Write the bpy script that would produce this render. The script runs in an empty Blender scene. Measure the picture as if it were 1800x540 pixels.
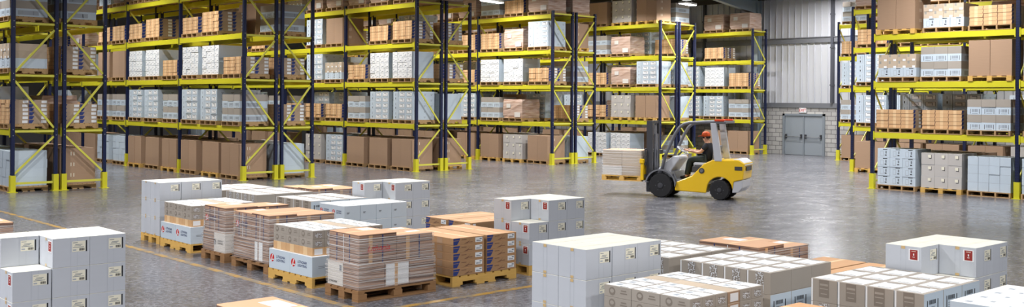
import bpy, bmesh, math, random
from mathutils import Vector, Matrix, Euler
from mathutils.bvhtree import BVHTree
R = random.Random(7)
SC = bpy.context.scene
COL = SC.collection
PI = math.pi
# world axes: +x runs from the cross aisle to the end wall, +y runs along the racks; metres
# ------------------------------------------------------------------ materials
def lin(c):
    return tuple(((v/255)/12.92 if v/255 <= .04045 else ((v/255+.055)/1.055)**2.4) for v in c)
def mat(name, rgb, rough=.6, metal=0.0, nscale=0, namt=0.0, rnd=0.0, bump=0.0, stretch=(1, 1, 1), coat=0.0, emit=0.0, spec=None, obj_coords=True):
    m = bpy.data.materials.new(name); m.use_nodes = True
    nt = m.node_tree; N = nt.nodes; L = nt.links
    b = N['Principled BSDF']
    b.inputs['Roughness'].default_value = rough; b.inputs['Metallic'].default_value = metal
    if coat: b.inputs['Coat Weight'].default_value = coat; b.inputs['Coat Roughness'].default_value = .15
    if spec is not None: b.inputs['Specular IOR Level'].default_value = spec
    c = lin(rgb) + (1,)
    b.inputs['Base Color'].default_value = c
    if emit:
        b.inputs['Emission Color'].default_value = c; b.inputs['Emission Strength'].default_value = emit
    if namt or rnd or bump:
        hs = N.new('ShaderNodeHueSaturation'); hs.inputs['Color'].default_value = c
        val = N.new('ShaderNodeMath'); val.operation = 'ADD'; val.inputs[0].default_value = 1; val.inputs[1].default_value = 0
        L.new(val.outputs[0], hs.inputs['Value']); L.new(hs.outputs[0], b.inputs['Base Color'])
        if namt or bump:
            tc = N.new('ShaderNodeTexCoord'); mp = N.new('ShaderNodeMapping'); mp.inputs['Scale'].default_value = stretch
            nz = N.new('ShaderNodeTexNoise'); nz.inputs['Scale'].default_value = nscale or 5; nz.inputs['Detail'].default_value = 4
            L.new(tc.outputs['Object'], mp.inputs[0]); L.new(mp.outputs[0], nz.inputs[0])
            s = N.new('ShaderNodeMath'); s.operation = 'MULTIPLY_ADD'; s.inputs[1].default_value = namt*2; s.inputs[2].default_value = 1-namt
            L.new(nz.outputs[0], s.inputs[0]); L.new(s.outputs[0], val.inputs[0])
            if bump:
                bp = N.new('ShaderNodeBump'); bp.inputs['Strength'].default_value = bump; bp.inputs['Distance'].default_value = .01
                L.new(nz.outputs[0], bp.inputs['Height']); L.new(bp.outputs[0], b.inputs['Normal'])
        if rnd:
            oi = N.new('ShaderNodeObjectInfo')
            s2 = N.new('ShaderNodeMath'); s2.operation = 'MULTIPLY_ADD'; s2.inputs[1].default_value = rnd*2; s2.inputs[2].default_value = -rnd
            L.new(oi.outputs['Random'], s2.inputs[0]); L.new(s2.outputs[0], val.inputs[1])
    return m
M = {}
M['navy'] = mat('navy_paint', (20, 31, 68), .4, 0, 4, .12)
M['yellow'] = mat('rack_yellow_paint', (212, 205, 44), .42, 0, 3, .06)
M['brace'] = mat('brace_yellow_paint', (216, 212, 84), .45, 0, 3, .06)
M['bolt'] = mat('zinc_bolt', (190, 192, 196), .35, .7)
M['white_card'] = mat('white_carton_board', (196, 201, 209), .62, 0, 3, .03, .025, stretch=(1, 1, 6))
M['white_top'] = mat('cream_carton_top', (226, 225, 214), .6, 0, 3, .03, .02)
M['blue_white'] = mat('cool_white_carton_board', (200, 214, 226), .55, 0, 3, .03, .03)
M['label'] = mat('cream_label_paper', (240, 236, 216), .5)
M['paper'] = mat('white_paper', (240, 242, 244), .5)
M['ink'] = mat('black_ink', (24, 24, 28), .5)
M['grey_ink'] = mat('grey_ink', (120, 128, 138), .6)
M['pale_ink'] = mat('pale_grey_ink', (168, 176, 186), .6)
M['red'] = mat('red_label_ink', (150, 40, 34), .5)
M['logo_red'] = mat('logo_red_ink', (206, 34, 34), .5)
M['navy_ink'] = mat('navy_ink', (34, 52, 110), .5)
M['blue_print'] = mat('blue_print', (44, 62, 128), .5)
M['tape'] = mat('tan_packing_tape', (214, 184, 132), .3)
M['kraft'] = mat('kraft_board', (172, 142, 116), .75, 0, 2.5, .06, .05, stretch=(1, 1, 14))
M['kraft_line'] = mat('kraft_seam', (128, 92, 70), .8)
M['orange'] = mat('orange_kraft_board', (214, 172, 126), .65, 0, 3, .06, .05)
M['orange_lt'] = mat('pale_kraft_tape', (232, 198, 152), .5)
M['orange_top'] = mat('orange_carton_top', (208, 160, 114), .6, 0, 2.2, .1, .04, stretch=(1, 4, 1))
M['brown_side'] = mat('brown_carton_side', (176, 154, 130), .7, 0, 3, .06, .04)
M['carton_brown'] = mat('carton_brown_board', (174, 136, 98), .7, 0, 3, .06, .04)
M['wood_d'] = mat('dark_worn_pine', (152, 114, 76), .75, 0, 5, .18, .08, .3, (1, 1, 5))
M['taupe'] = mat('taupe_board', (168, 160, 150), .65, 0, 3, .05, .04)
M['taupe_dk'] = mat('taupe_print', (136, 127, 117), .65)
M['greyc'] = mat('grey_carton_board', (160, 158, 152), .62, 0, 3, .04, .03)
M['beige'] = mat('beige_board', (198, 180, 158), .6, 0, 3, .08, .12)
M['labelled'] = mat('pale_grey_carton_board', (196, 192, 188), .62, 0, 3, .03, .03)
M['wood_y'] = mat('fresh_pine', (222, 178, 96), .7, 0, 5, .14, .06, .2, (1, 1, 5))
M['wood_b'] = mat('worn_pine', (182, 148, 104), .75, 0, 5, .18, .08, .3, (1, 1, 5))
M['concrete_dark'] = mat('dark_roof_sheet', (58, 52, 50), .8, 0, 1, .06)
M['siding'] = mat('pale_metal_siding', (208, 210, 216), .38, .25, .35, .12, 0, 0, (1, 1, .3))
M['girt'] = mat('grey_steel_girt', (122, 124, 130), .5, .2)
M['steel'] = mat('painted_steel', (150, 164, 174), .45, .2)
M['darkpipe'] = mat('dark_downpipe', (74, 76, 84), .5)
M['door'] = mat('grey_door_paint', (148, 156, 164), .4, 0, 1.5, .04)
M['doorframe'] = mat('door_frame_paint', (134, 142, 150), .4)
M['chrome'] = mat('brushed_steel', (170, 172, 176), .3, .9)
M['line'] = None
M['lamp'] = mat('lamp_diffuser', (255, 252, 244), .5, emit=9)
M['lamp_body'] = mat('lamp_housing', (214, 214, 214), .4)
M['fl_yellow'] = mat('forklift_yellow', (246, 200, 20), .3, 0, 2, .03, coat=.4)
M['fl_grey'] = mat('forklift_grey', (112, 114, 120), .42)
M['fl_light'] = mat('forklift_silver', (196, 198, 204), .35)
M['fl_dark'] = mat('forklift_charcoal', (62, 63, 68), .5)
M['rubber'] = mat('black_rubber', (32, 32, 35), .8, 0, 8, .1)
M['beacon'] = mat('orange_red_lens', (226, 74, 32), .3)
M['cap'] = mat('orange_cap', (236, 92, 28), .6)
M['skin'] = mat('skin', (214, 160, 128), .55)
M['shirt'] = mat('black_shirt', (34, 36, 44), .8)
M['trousers'] = mat('dark_green_trousers', (44, 52, 46), .85)
M['shoe'] = mat('dark_shoe', (28, 26, 26), .6)
M['hair'] = mat('dark_hair', (42, 30, 24), .8)
M['wrapwhite'] = mat('wrapped_white_board', (222, 218, 212), .5, 0, 6, .06)
M['wrapbrown'] = None
M['wraptop'] = mat('wrapped_kraft_lid', (212, 166, 128), .6, 0, 2.2, .08, .03, stretch=(1, 4, 1))

def nodes_mat(name):
    m = bpy.data.materials.new(name); m.use_nodes = True
    return m, m.node_tree.nodes, m.node_tree.links, m.node_tree.nodes['Principled BSDF']
def film_mat():                      # clear stretch film with gathered whitish strands
    m, N, L, b = nodes_mat('stretch_film')
    b.inputs['Base Color'].default_value = (.86, .85, .84, 1); b.inputs['Roughness'].default_value = .25
    tc = N.new('ShaderNodeTexCoord'); mp = N.new('ShaderNodeMapping'); mp.inputs['Scale'].default_value = (.45, .45, 62)
    nz = N.new('ShaderNodeTexNoise'); nz.inputs['Scale'].default_value = 1.3; nz.inputs['Detail'].default_value = 3; nz.inputs['Distortion'].default_value = .5
    cr = N.new('ShaderNodeValToRGB'); cr.color_ramp.elements[0].position = .46; cr.color_ramp.elements[1].position = .64
    cr.color_ramp.elements[0].color = (.06, .06, .06, 1); cr.color_ramp.elements[1].color = (.66, .66, .66, 1)
    L.new(tc.outputs['Object'], mp.inputs[0]); L.new(mp.outputs[0], nz.inputs[0]); L.new(nz.outputs[0], cr.inputs[0]); L.new(cr.outputs[0], b.inputs['Alpha'])
    bp = N.new('ShaderNodeBump'); bp.inputs['Strength'].default_value = .5; bp.inputs['Distance'].default_value = .02
    L.new(nz.outputs[0], bp.inputs['Height']); L.new(bp.outputs[0], b.inputs['Normal'])
    return m
M['film'] = film_mat()
def wrap_mat():                      # a wrapped load seen from far: gathered film lying tight on kraft board
    m, N, L, b = nodes_mat('film_wrapped_board')
    tc = N.new('ShaderNodeTexCoord'); mp = N.new('ShaderNodeMapping'); mp.inputs['Scale'].default_value = (1, 1, 26)
    nz = N.new('ShaderNodeTexNoise'); nz.inputs['Scale'].default_value = 1.4; nz.inputs['Detail'].default_value = 3
    cr = N.new('ShaderNodeValToRGB'); cr.color_ramp.elements[0].position = .35; cr.color_ramp.elements[1].position = .7
    cr.color_ramp.elements[0].color = lin((176, 138, 116)) + (1,); cr.color_ramp.elements[1].color = lin((226, 208, 196)) + (1,)
    L.new(tc.outputs['Object'], mp.inputs[0]); L.new(mp.outputs[0], nz.inputs[0]); L.new(nz.outputs[0], cr.inputs[0]); L.new(cr.outputs[0], b.inputs['Base Color'])
    b.inputs['Roughness'].default_value = .35
    return m
M['wrapfar'] = wrap_mat()
def sheet_mat():                     # flattened board sheets: fine horizontal edges, dark gaps between
    m, N, L, b = nodes_mat('stacked_kraft_sheets')
    tc = N.new('ShaderNodeTexCoord'); mp = N.new('ShaderNodeMapping'); mp.inputs['Scale'].default_value = (.5, .5, 52)
    nz = N.new('ShaderNodeTexNoise'); nz.inputs['Scale'].default_value = 1.2; nz.inputs['Detail'].default_value = 2; nz.inputs['Distortion'].default_value = .3
    cr = N.new('ShaderNodeValToRGB'); cr.color_ramp.elements[0].position = .4; cr.color_ramp.elements[1].position = .56
    cr.color_ramp.elements[0].color = lin((110, 84, 72)) + (1,); cr.color_ramp.elements[1].color = lin((186, 152, 130)) + (1,)
    L.new(tc.outputs['Object'], mp.inputs[0]); L.new(mp.outputs[0], nz.inputs[0]); L.new(nz.outputs[0], cr.inputs[0]); L.new(cr.outputs[0], b.inputs['Base Color'])
    b.inputs['Roughness'].default_value = .5
    return m
M['wrapbrown'] = sheet_mat()
def post_mat():                      # rack upright with two rows of punched holes on the front
    m, N, L, b = nodes_mat('punched_navy_post')
    b.inputs['Roughness'].default_value = .4
    tc = N.new('ShaderNodeTexCoord'); sp = N.new('ShaderNodeSeparateXYZ'); L.new(tc.outputs['Object'], sp.inputs[0])
    def mth(op, a, v=None):
        n = N.new('ShaderNodeMath'); n.operation = op
        if hasattr(a, 'default_value') or hasattr(a, 'links'): L.new(a, n.inputs[0])
        else: n.inputs[0].default_value = a
        if v is not None:
            if hasattr(v, 'links'): L.new(v, n.inputs[1])
            else: n.inputs[1].default_value = v
        return n.outputs[0]
    z = mth('MODULO', sp.outputs[2], .075); z = mth('ABSOLUTE', mth('SUBTRACT', z, .037)); zc = mth('LESS_THAN', z, .017)
    y = mth('ABSOLUTE', mth('SUBTRACT', mth('ABSOLUTE', sp.outputs[1]), .024)); yc = mth('LESS_THAN', y, .009)
    hole = mth('MULTIPLY', zc, yc)
    geo = N.new('ShaderNodeNewGeometry'); s2 = N.new('ShaderNodeSeparateXYZ'); L.new(geo.outputs['Normal'], s2.inputs[0])
    hole = mth('MULTIPLY', hole, mth('GREATER_THAN', mth('ABSOLUTE', s2.outputs[0]), .7))
    mx = N.new('ShaderNodeMix'); mx.data_type = 'RGBA'
    mx.inputs[6].default_value = lin((20, 31, 68)) + (1,); mx.inputs[7].default_value = lin((8, 9, 16)) + (1,)
    L.new(hole, mx.inputs[0]); L.new(mx.outputs[2], b.inputs['Base Color'])
    return m
M['post'] = post_mat()
def floor_mat():
    m, N, L, b = nodes_mat('polished_concrete')
    tc = N.new('ShaderNodeTexCoord')
    def noise(s, d, st=(1, 1, 1), rough=.6):
        mp = N.new('ShaderNodeMapping'); mp.inputs['Scale'].default_value = st
        n = N.new('ShaderNodeTexNoise'); n.inputs['Scale'].default_value = s; n.inputs['Detail'].default_value = d; n.inputs['Roughness'].default_value = rough
        L.new(tc.outputs['Object'], mp.inputs[0]); L.new(mp.outputs[0], n.inputs[0]); return n.outputs[0]
    def ramp(src, p0, c0, p1, c1):
        cr = N.new('ShaderNodeValToRGB'); e = cr.color_ramp.elements
        e[0].position = p0; e[1].position = p1; e[0].color = lin(c0) + (1,); e[1].color = lin(c1) + (1,)
        L.new(src, cr.inputs[0]); return cr.outputs[0]
    big = ramp(noise(.35, 5), .3, (116, 116, 122), .7, (146, 146, 152))
    fine = ramp(noise(13, 6, rough=.8), .4, (44, 43, 45), .62, (255, 255, 255))
    mx = N.new('ShaderNodeMix'); mx.data_type = 'RGBA'; mx.blend_type = 'MULTIPLY'; mx.inputs[0].default_value = .72
    L.new(big, mx.inputs[6]); L.new(fine, mx.inputs[7]); L.new(mx.outputs[2], b.inputs['Base Color'])
    r = N.new('ShaderNodeMapRange'); r.inputs[1].default_value = .3; r.inputs[2].default_value = .7; r.inputs[3].default_value = .13; r.inputs[4].default_value = .3
    L.new(noise(2.2, 5), r.inputs[0]); L.new(r.outputs[0], b.inputs['Roughness'])
    b.inputs['Specular IOR Level'].default_value = .6
    bp = N.new('ShaderNodeBump'); bp.inputs['Strength'].default_value = .2; bp.inputs['Distance'].default_value = .01
    L.new(noise(16, 4), bp.inputs['Height']); L.new(bp.outputs[0], b.inputs['Normal'])
    return m
M['floor'] = floor_mat()
def line_mat():                      # yellow paint worn through to the concrete in patches
    m, N, L, b = nodes_mat('worn_yellow_line_paint')
    tc = N.new('ShaderNodeTexCoord'); nz = N.new('ShaderNodeTexNoise'); nz.inputs['Scale'].default_value = 3.2; nz.inputs['Detail'].default_value = 7; nz.inputs['Roughness'].default_value = .75
    cr = N.new('ShaderNodeValToRGB'); cr.color_ramp.elements[0].position = .44; cr.color_ramp.elements[1].position = .56
    cr.color_ramp.elements[0].color = lin((116, 110, 100)) + (1,); cr.color_ramp.elements[1].color = lin((168, 130, 56)) + (1,)
    L.new(tc.outputs['Object'], nz.inputs[0]); L.new(nz.outputs[0], cr.inputs[0]); L.new(cr.outputs[0], b.inputs['Base Color']); b.inputs['Roughness'].default_value = .4
    return m
M['line'] = line_mat()
def block_mat():
    m, N, L, b = nodes_mat('concrete_block_wall')
    tc = N.new('ShaderNodeTexCoord'); sp = N.new('ShaderNodeSeparateXYZ'); cb = N.new('ShaderNodeCombineXYZ')
    L.new(tc.outputs['Object'], sp.inputs[0]); L.new(sp.outputs[1], cb.inputs[0]); L.new(sp.outputs[2], cb.inputs[1])
    br = N.new('ShaderNodeTexBrick'); br.inputs['Scale'].default_value = 1; br.inputs['Brick Width'].default_value = .44; br.inputs['Row Height'].default_value = .215
    br.inputs['Mortar Size'].default_value = .014; br.inputs['Mortar Smooth'].default_value = .2; br.offset = .5
    br.inputs['Color1'].default_value = lin((196, 194, 190)) + (1,); br.inputs['Color2'].default_value = lin((172, 170, 168)) + (1,); br.inputs['Mortar'].default_value = lin((104, 102, 102)) + (1,)
    L.new(cb.outputs[0], br.inputs[0]); L.new(br.outputs['Color'], b.inputs['Base Color']); b.inputs['Roughness'].default_value = .8
    bp = N.new('ShaderNodeBump'); bp.inputs['Strength'].default_value = .5; bp.inputs['Distance'].default_value = .01; bp.invert = True
    L.new(br.outputs['Fac'], bp.inputs['Height']); L.new(bp.outputs[0], b.inputs['Normal'])
    return m
M['block'] = block_mat()
def speck_mat():                     # clear printed tape strip with white speckle
    m, N, L, b = nodes_mat('speckled_tape')
    tc = N.new('ShaderNodeTexCoord'); nz = N.new('ShaderNodeTexNoise'); nz.inputs['Scale'].default_value = 55; nz.inputs['Detail'].default_value = 2
    cr = N.new('ShaderNodeValToRGB'); cr.color_ramp.elements[0].position = .48; cr.color_ramp.elements[1].position = .6
    cr.color_ramp.elements[0].color = lin((140, 132, 124)) + (1,); cr.color_ramp.elements[1].color = lin((228, 232, 238)) + (1,)
    L.new(tc.outputs['Object'], nz.inputs[0]); L.new(nz.outputs[0], cr.inputs[0]); L.new(cr.outputs[0], b.inputs['Base Color']); b.inputs['Roughness'].default_value = .3
    return m
M['speck'] = speck_mat()
# ------------------------------------------------------------------ mesh builder
class MB:
    def __init__(s): s.v = []; s.f = []; s.m = []; s.mats = []
    def mi(s, k):
        if k not in s.mats: s.mats.append(k)
        return s.mats.index(k)
    def poly(s, pts, k):
        n = len(s.v); s.v += [tuple(p) for p in pts]; s.f.append(tuple(range(n, n+len(pts)))); s.m.append(s.mi(k))
    def box(s, x0, x1, y0, y1, z0, z1, k, top=None, front=None, side=None):
        n = len(s.v)
        s.v += [(x0, y0, z0), (x1, y0, z0), (x1, y1, z0), (x0, y1, z0), (x0, y0, z1), (x1, y0, z1), (x1, y1, z1), (x0, y1, z1)]
        for q, kk in (((0, 3, 2, 1), k), ((4, 5, 6, 7), top or k), ((0, 1, 5, 4), side or k), ((2, 3, 7, 6), side or k), ((1, 2, 6, 5), front or k), ((3, 0, 4, 7), front or k)):
            s.f.append(tuple(n+i for i in q)); s.m.append(s.mi(kk))
    def cbox(s, x0, x1, y0, y1, z0, z1, k, c=.004, top=None, front=None, side=None):   # chamfered box
        bm = bmesh.new(); r = bmesh.ops.create_cube(bm, size=1)
        bmesh.ops.scale(bm, vec=(x1-x0, y1-y0, z1-z0), verts=bm.verts); bmesh.ops.translate(bm, vec=((x0+x1)/2, (y0+y1)/2, (z0+z1)/2), verts=bm.verts)
        bmesh.ops.bevel(bm, geom=bm.edges[:], offset=c, segments=1, affect='EDGES', profile=.5)
        n = len(s.v); bm.verts.ensure_lookup_table(); s.v += [tuple(v.co) for v in bm.verts]
        for f in bm.faces:
            kk = (top or k) if f.normal.z > .6 else (front or k) if abs(f.normal.x) > .8 else (side or k) if abs(f.normal.y) > .8 else k
            s.f.append(tuple(n+v.index for v in f.verts)); s.m.append(s.mi(kk))
        bm.free()
    def fx(s, x, y0, y1, z0, z1, k): s.poly([(x, y1, z0), (x, y0, z0), (x, y0, z1), (x, y1, z1)], k)       # faces -x
    def fy(s, y, x0, x1, z0, z1, k): s.poly([(x0, y, z0), (x1, y, z0), (x1, y, z1), (x0, y, z1)], k)       # faces -y
    def fz(s, z, x0, x1, y0, y1, k): s.poly([(x0, y0, z), (x1, y0, z), (x1, y1, z), (x0, y1, z)], k)       # faces +z
    def bar(s, p, q, w, h, k, up=(0, 0, 1)):
        p = Vector(p); q = Vector(q); d = (q-p).normalized(); u = Vector(up)
        a = d.cross(u)
        if a.length < 1e-4: a = d.cross(Vector((1, 0, 0)))
        a.normalize(); b = a.cross(d).normalized(); a *= w/2; b *= h/2
        n = len(s.v); s.v += [tuple(o+i*a+j*b) for o in (p, q) for i, j in ((-1, -1), (1, -1), (1, 1), (-1, 1))]
        for f in ((0, 1, 2, 3), (7, 6, 5, 4), (0, 4, 5, 1), (1, 5, 6, 2), (2, 6, 7, 3), (3, 7, 4, 0)): s.f.append(tuple(n+i for i in f)); s.m.append(s.mi(k))
    def tube(s, pts, r, k, seg=10, cap=True):
        rings = []; P = [Vector(p) for p in pts]; prev = None
        for i, p in enumerate(P):
            d = (P[min(i+1, len(P)-1)]-P[max(i-1, 0)]).normalized()
            a = prev if prev and abs(prev.dot(d)) < .98 else d.orthogonal()
            a = (a-d*a.dot(d)).normalized(); prev = a; b = d.cross(a)
            rr = r[i] if isinstance(r, (list, tuple)) else r
            n = len(s.v); s.v += [tuple(p+rr*(math.cos(t*2*PI/seg)*a+math.sin(t*2*PI/seg)*b)) for t in range(seg)]; rings.append(n)
        for i in range(len(rings)-1):
            for t in range(seg):
                u = (t+1) % seg; s.f.append((rings[i]+t, rings[i]+u, rings[i+1]+u, rings[i+1]+t)); s.m.append(s.mi(k))
        if cap:
            s.f.append(tuple(rings[0]+t for t in reversed(range(seg)))); s.m.append(s.mi(k))
            s.f.append(tuple(rings[-1]+t for t in range(seg))); s.m.append(s.mi(k))
    def lathe(s, prof, o, k, seg=28, axis='y'):          # prof: (radius, offset along axis)
        rings = []
        for r, h in prof:
            n = len(s.v)
            for t in range(seg):
                c, d = r*math.cos(t*2*PI/seg), r*math.sin(t*2*PI/seg)
                s.v.append((o[0]+c, o[1]+h, o[2]+d) if axis == 'y' else (o[0]+c, o[1]+d, o[2]+h))
            rings.append(n)
        for i in range(len(rings)-1):
            for t in range(seg):
                u = (t+1) % seg; s.f.append((rings[i]+t, rings[i+1]+t, rings[i+1]+u, rings[i]+u)); s.m.append(s.mi(k))
        for q, rev in ((0, False), (-1, True)):
            s.f.append(tuple(rings[q]+t for t in (reversed(range(seg)) if rev else range(seg)))); s.m.append(s.mi(k))
    def prism(s, prof, y0, y1, k):                        # prof in (x, z), extruded along y
        n = len(prof); o = len(s.v)
        s.v += [(x, y0, z) for x, z in prof] + [(x, y1, z) for x, z in prof]
        s.f.append(tuple(o+i for i in range(n))); s.m.append(s.mi(k)); s.f.append(tuple(o+n+i for i in reversed(range(n)))); s.m.append(s.mi(k))
        for i in range(n):
            j = (i+1) % n; s.f.append((o+i, o+n+i, o+n+j, o+j)); s.m.append(s.mi(k))
    def text(s, txt, size, origin, face, k, shear=0.0, center=True):
        v, f = glyphs(txt, size, shear, center)
        X, Y = {'-x': ((0, -1, 0), (0, 0, 1)), '-y': ((1, 0, 0), (0, 0, 1)), '+z': ((1, 0, 0), (0, 1, 0)), '-x90': ((0, 0, 1), (0, 1, 0)), '-y90': ((0, 0, 1), (-1, 0, 0)), '+y': ((-1, 0, 0), (0, 0, 1))}[face]
        X = Vector(X); Y = Vector(Y); o = Vector(origin); n = len(s.v)
        s.v += [tuple(o+X*a+Y*b) for a, b in v]
        for q in f: s.f.append(tuple(n+i for i in q)); s.m.append(s.mi(k))
    def mesh(s, name, smooth=False, fix=False):
        me = bpy.data.meshes.new(name); me.from_pydata(s.v, [], s.f)
        for k in s.mats: me.materials.append(M[k])
        me.polygons.foreach_set('material_index', s.m)
        if fix:
            bm = bmesh.new(); bm.from_mesh(me); bmesh.ops.recalc_face_normals(bm, faces=bm.faces[:]); bm.to_mesh(me); bm.free()
        if smooth: me.polygons.foreach_set('use_smooth', [True]*len(me.polygons))
        me.update(); return me
GC = {}
def glyphs(txt, size, shear, center):
    key = (txt, size, shear, center)
    if key not in GC:
        cu = bpy.data.curves.new('t', 'FONT'); cu.body = txt; cu.size = size; cu.shear = shear; cu.resolution_u = 2
        cu.align_x = 'CENTER' if center else 'LEFT'; cu.align_y = 'CENTER'; cu.offset = size*.012
        o = bpy.data.objects.new('t', cu); COL.objects.link(o); bpy.context.view_layer.update()
        me = bpy.data.meshes.new_from_object(o.evaluated_get(bpy.context.evaluated_depsgraph_get()))
        GC[key] = ([(v.co.x, v.co.y) for v in me.vertices], [tuple(p.vertices) for p in me.polygons])
        bpy.data.objects.remove(o); bpy.data.curves.remove(cu); bpy.data.meshes.remove(me)
    return GC[key]
def link(name, me, parent=None, loc=(0, 0, 0), rz=0.0):
    o = bpy.data.objects.new(name, me); COL.objects.link(o); o.location = loc; o.rotation_euler = (0, 0, rz)
    if parent: o.parent = parent
    return o
def tag(o, label=None, cat=None, group=None, kind=None):
    if label: o['label'] = label
    if cat: o['category'] = cat
    if group: o['group'] = group
    if kind: o['kind'] = kind
    return o
def struct(name, mb, label, fix=False):
    return tag(link(name, mb.mesh(name, fix=fix)), label, None, None, 'structure')
# ------------------------------------------------------------------ room shell
XW, YF = 44.7, 53.0
def roofz(x): return 7.87+.085*(XW-x)
b = MB(); b.box(-8, XW, -9, YF, -.2, 0, 'floor'); tag(struct('floor', b, 'grey polished concrete warehouse floor'), cat='floor')
DA0, DA1, DZ = 26.72, 29.06, 2.03
b = MB()
b.box(XW, XW+.25, -9, DA0, 0, 2.35, 'block'); b.box(XW, XW+.25, DA1, YF, 0, 2.35, 'block'); b.box(XW, XW+.25, DA0, DA1, DZ, 2.35, 'block')
b.box(XW+.1, XW+.25, -9, YF, 2.35, roofz(XW)+.1, 'siding')
y = -9.0
while y < YF:                        # standing ribs of the siding
    b.box(XW+.05, XW+.1, y, y+.045, 2.35, roofz(XW), 'siding'); y += .36
tag(struct('wall_end', b, 'end wall with pale ribbed metal siding above grey concrete block'), cat='wall')
b = MB(); b.box(XW-.06, XW+.1, -9, YF, 2.33, 2.56, 'girt'); b.box(XW-.02, XW+.1, -9, YF, 5.5, 5.78, 'girt'); b.box(XW-.06, XW, -9, YF, 5.74, 5.78, 'girt')
tag(struct('trim_1', b, 'grey horizontal steel girts across the end wall'), cat='girt')
for nm, bx in (('wall_far', (-8, XW, YF, YF+.2)), ('wall_near', (-8, XW, -9.2, -9)), ('wall_side', (-8.2, -8, -9.2, YF+.2))):
    b = MB(); b.box(*bx, 0, 12.6, 'girt'); tag(struct(nm, b, 'plain grey warehouse wall out of view, '+nm.split('_')[1]+' side'), cat='wall')
b = MB(); b.poly([(-8, -9, roofz(-8)), (-8, YF, roofz(-8)), (XW+.2, YF, roofz(XW+.2)), (XW+.2, -9, roofz(XW+.2))], 'concrete_dark')
b.poly([(-8, -9, roofz(-8)+.2), (XW+.2, -9, roofz(XW+.2)+.2), (XW+.2, YF, roofz(XW+.2)+.2), (-8, YF, roofz(-8)+.2)], 'concrete_dark')
for k in range(14):                  # purlins under the roof sheet
    x = XW-.4-k*3.0; b.box(x-.05, x+.05, -9, YF, roofz(x)-.2, roofz(x)+.02, 'concrete_dark')
tag(struct('ceiling', b, 'dark sloping roof sheet with purlins'), cat='ceiling')
# portal column with haunched rafter, downpipes
CA = 30.42
b = MB()
b.box(XW-.46, XW-.44, CA-.13, CA+.13, 0, 7.8, 'steel'); b.box(XW-.1, XW-.08, CA-.13, CA+.13, 0, 7.8, 'steel'); b.box(XW-.44, XW-.1, CA-.012, CA+.012, 0, 7.8, 'steel')
pr = [(XW-.46, 7.05), (XW-.46, roofz(XW)-.22), (XW-16, roofz(XW-16)-.22), (XW-16, roofz(XW-16)-.7), (XW-4.2, roofz(XW-4.2)-.65)]
b.prism(pr, CA-.012, CA+.012, 'steel')
for i, j in ((0, 4), (4, 3), (1, 2)):
    p, q = pr[i], pr[j]; b.bar((p[0], CA, p[1]), (q[0], CA, q[1]), .26, .03, 'steel')
tag(struct('column_frame', b, 'pale blue-grey steel portal column and haunched rafter at the end wall', fix=True), cat='steel frame')
for i, a in enumerate((26.33, 33.9)):
    b = MB(); b.box(XW-.14, XW+.05, a-.06, a+.06, 2.57, roofz(XW)-.05, 'darkpipe')
    for z in (3.4, 5.2, 6.8): b.box(XW-.16, XW+.05, a-.08, a+.08, z, z+.06, 'darkpipe')
    tag(link('downpipe', b.mesh('downpipe')), ('dark square downpipe on the siding beside the double door', 'dark square downpipe on the wall behind the sixth rack')[i], 'downpipe')
# double door
d = tag(link('door_1', None, loc=(XW+.02, (DA0+DA1)/2, 0)), 'grey double steel fire door with push bars in block wall', 'door', None, 'structure')
W2 = (DA1-DA0)/2
b = MB(); b.box(-.08, .1, -W2, -W2+.12, 0, DZ, 'doorframe'); b.box(-.08, .1, W2-.12, W2, 0, DZ, 'doorframe'); b.box(-.08, .1, -W2, W2, DZ-.1, DZ, 'doorframe'); b.box(-.06, .1, -.035, .035, 0, DZ-.1, 'doorframe')
tag(link('door_frame', b.mesh('door_frame'), d), kind='structure')
for sgn in (1, -1):
    y0, y1 = sorted((sgn*.04, sgn*(W2-.125)))
    b = MB(); b.cbox(-.03, .03, y0, y1, .01, DZ-.105, 'door', .004); b.box(-.033, -.03, y0+.02, y1-.02, .62, .64, 'doorframe')
    leaf = tag(link('door_leaf', b.mesh('door_leaf'), d), kind='structure')
    b = MB(); b.tube([(-.11, y0+.08, .9), (-.11, y1-.08, .9)], .018, 'chrome', 8)
    for yy in (y0+.08, y1-.08): b.box(-.12, -.03, yy-.035, yy+.035, .82, 1.02, 'fl_dark')
    tag(link('push_bar', b.mesh('push_bar'), leaf), 'steel push bar with dark end brackets')
    b = MB()
    for z in (.25, 1.0, 1.75): b.tube([(-.045, sgn*(W2-.12), z-.05), (-.045, sgn*(W2-.12), z+.05)], .014, 'chrome', 8)
    link('hinge', b.mesh('hinge'), leaf)
b = MB(); b.cbox(-.06, 0, -.19, .19, -.12, .12, 'paper', .01)
ex = tag(link('exit_sign', b.mesh('exit_sign'), None, (XW, 27.93, 2.2)), 'small white exit sign with red letters above the double door', 'exit sign')
b = MB(); b.text('EXIT', .19, (-.062, 0, 0), '-x', 'logo_red'); tag(link('lettering', b.mesh('lettering'), ex), 'red letters')
# yellow floor lines
b = MB(); b.box(7.14, 7.25, 10.44, 34, 0, .003, 'line'); b.box(7.14, 10.3, 10.44, 10.55, 0, .003, 'line')
tag(struct('floor_line', b, 'worn yellow line marking out the pallet area'), cat='floor line')
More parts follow.
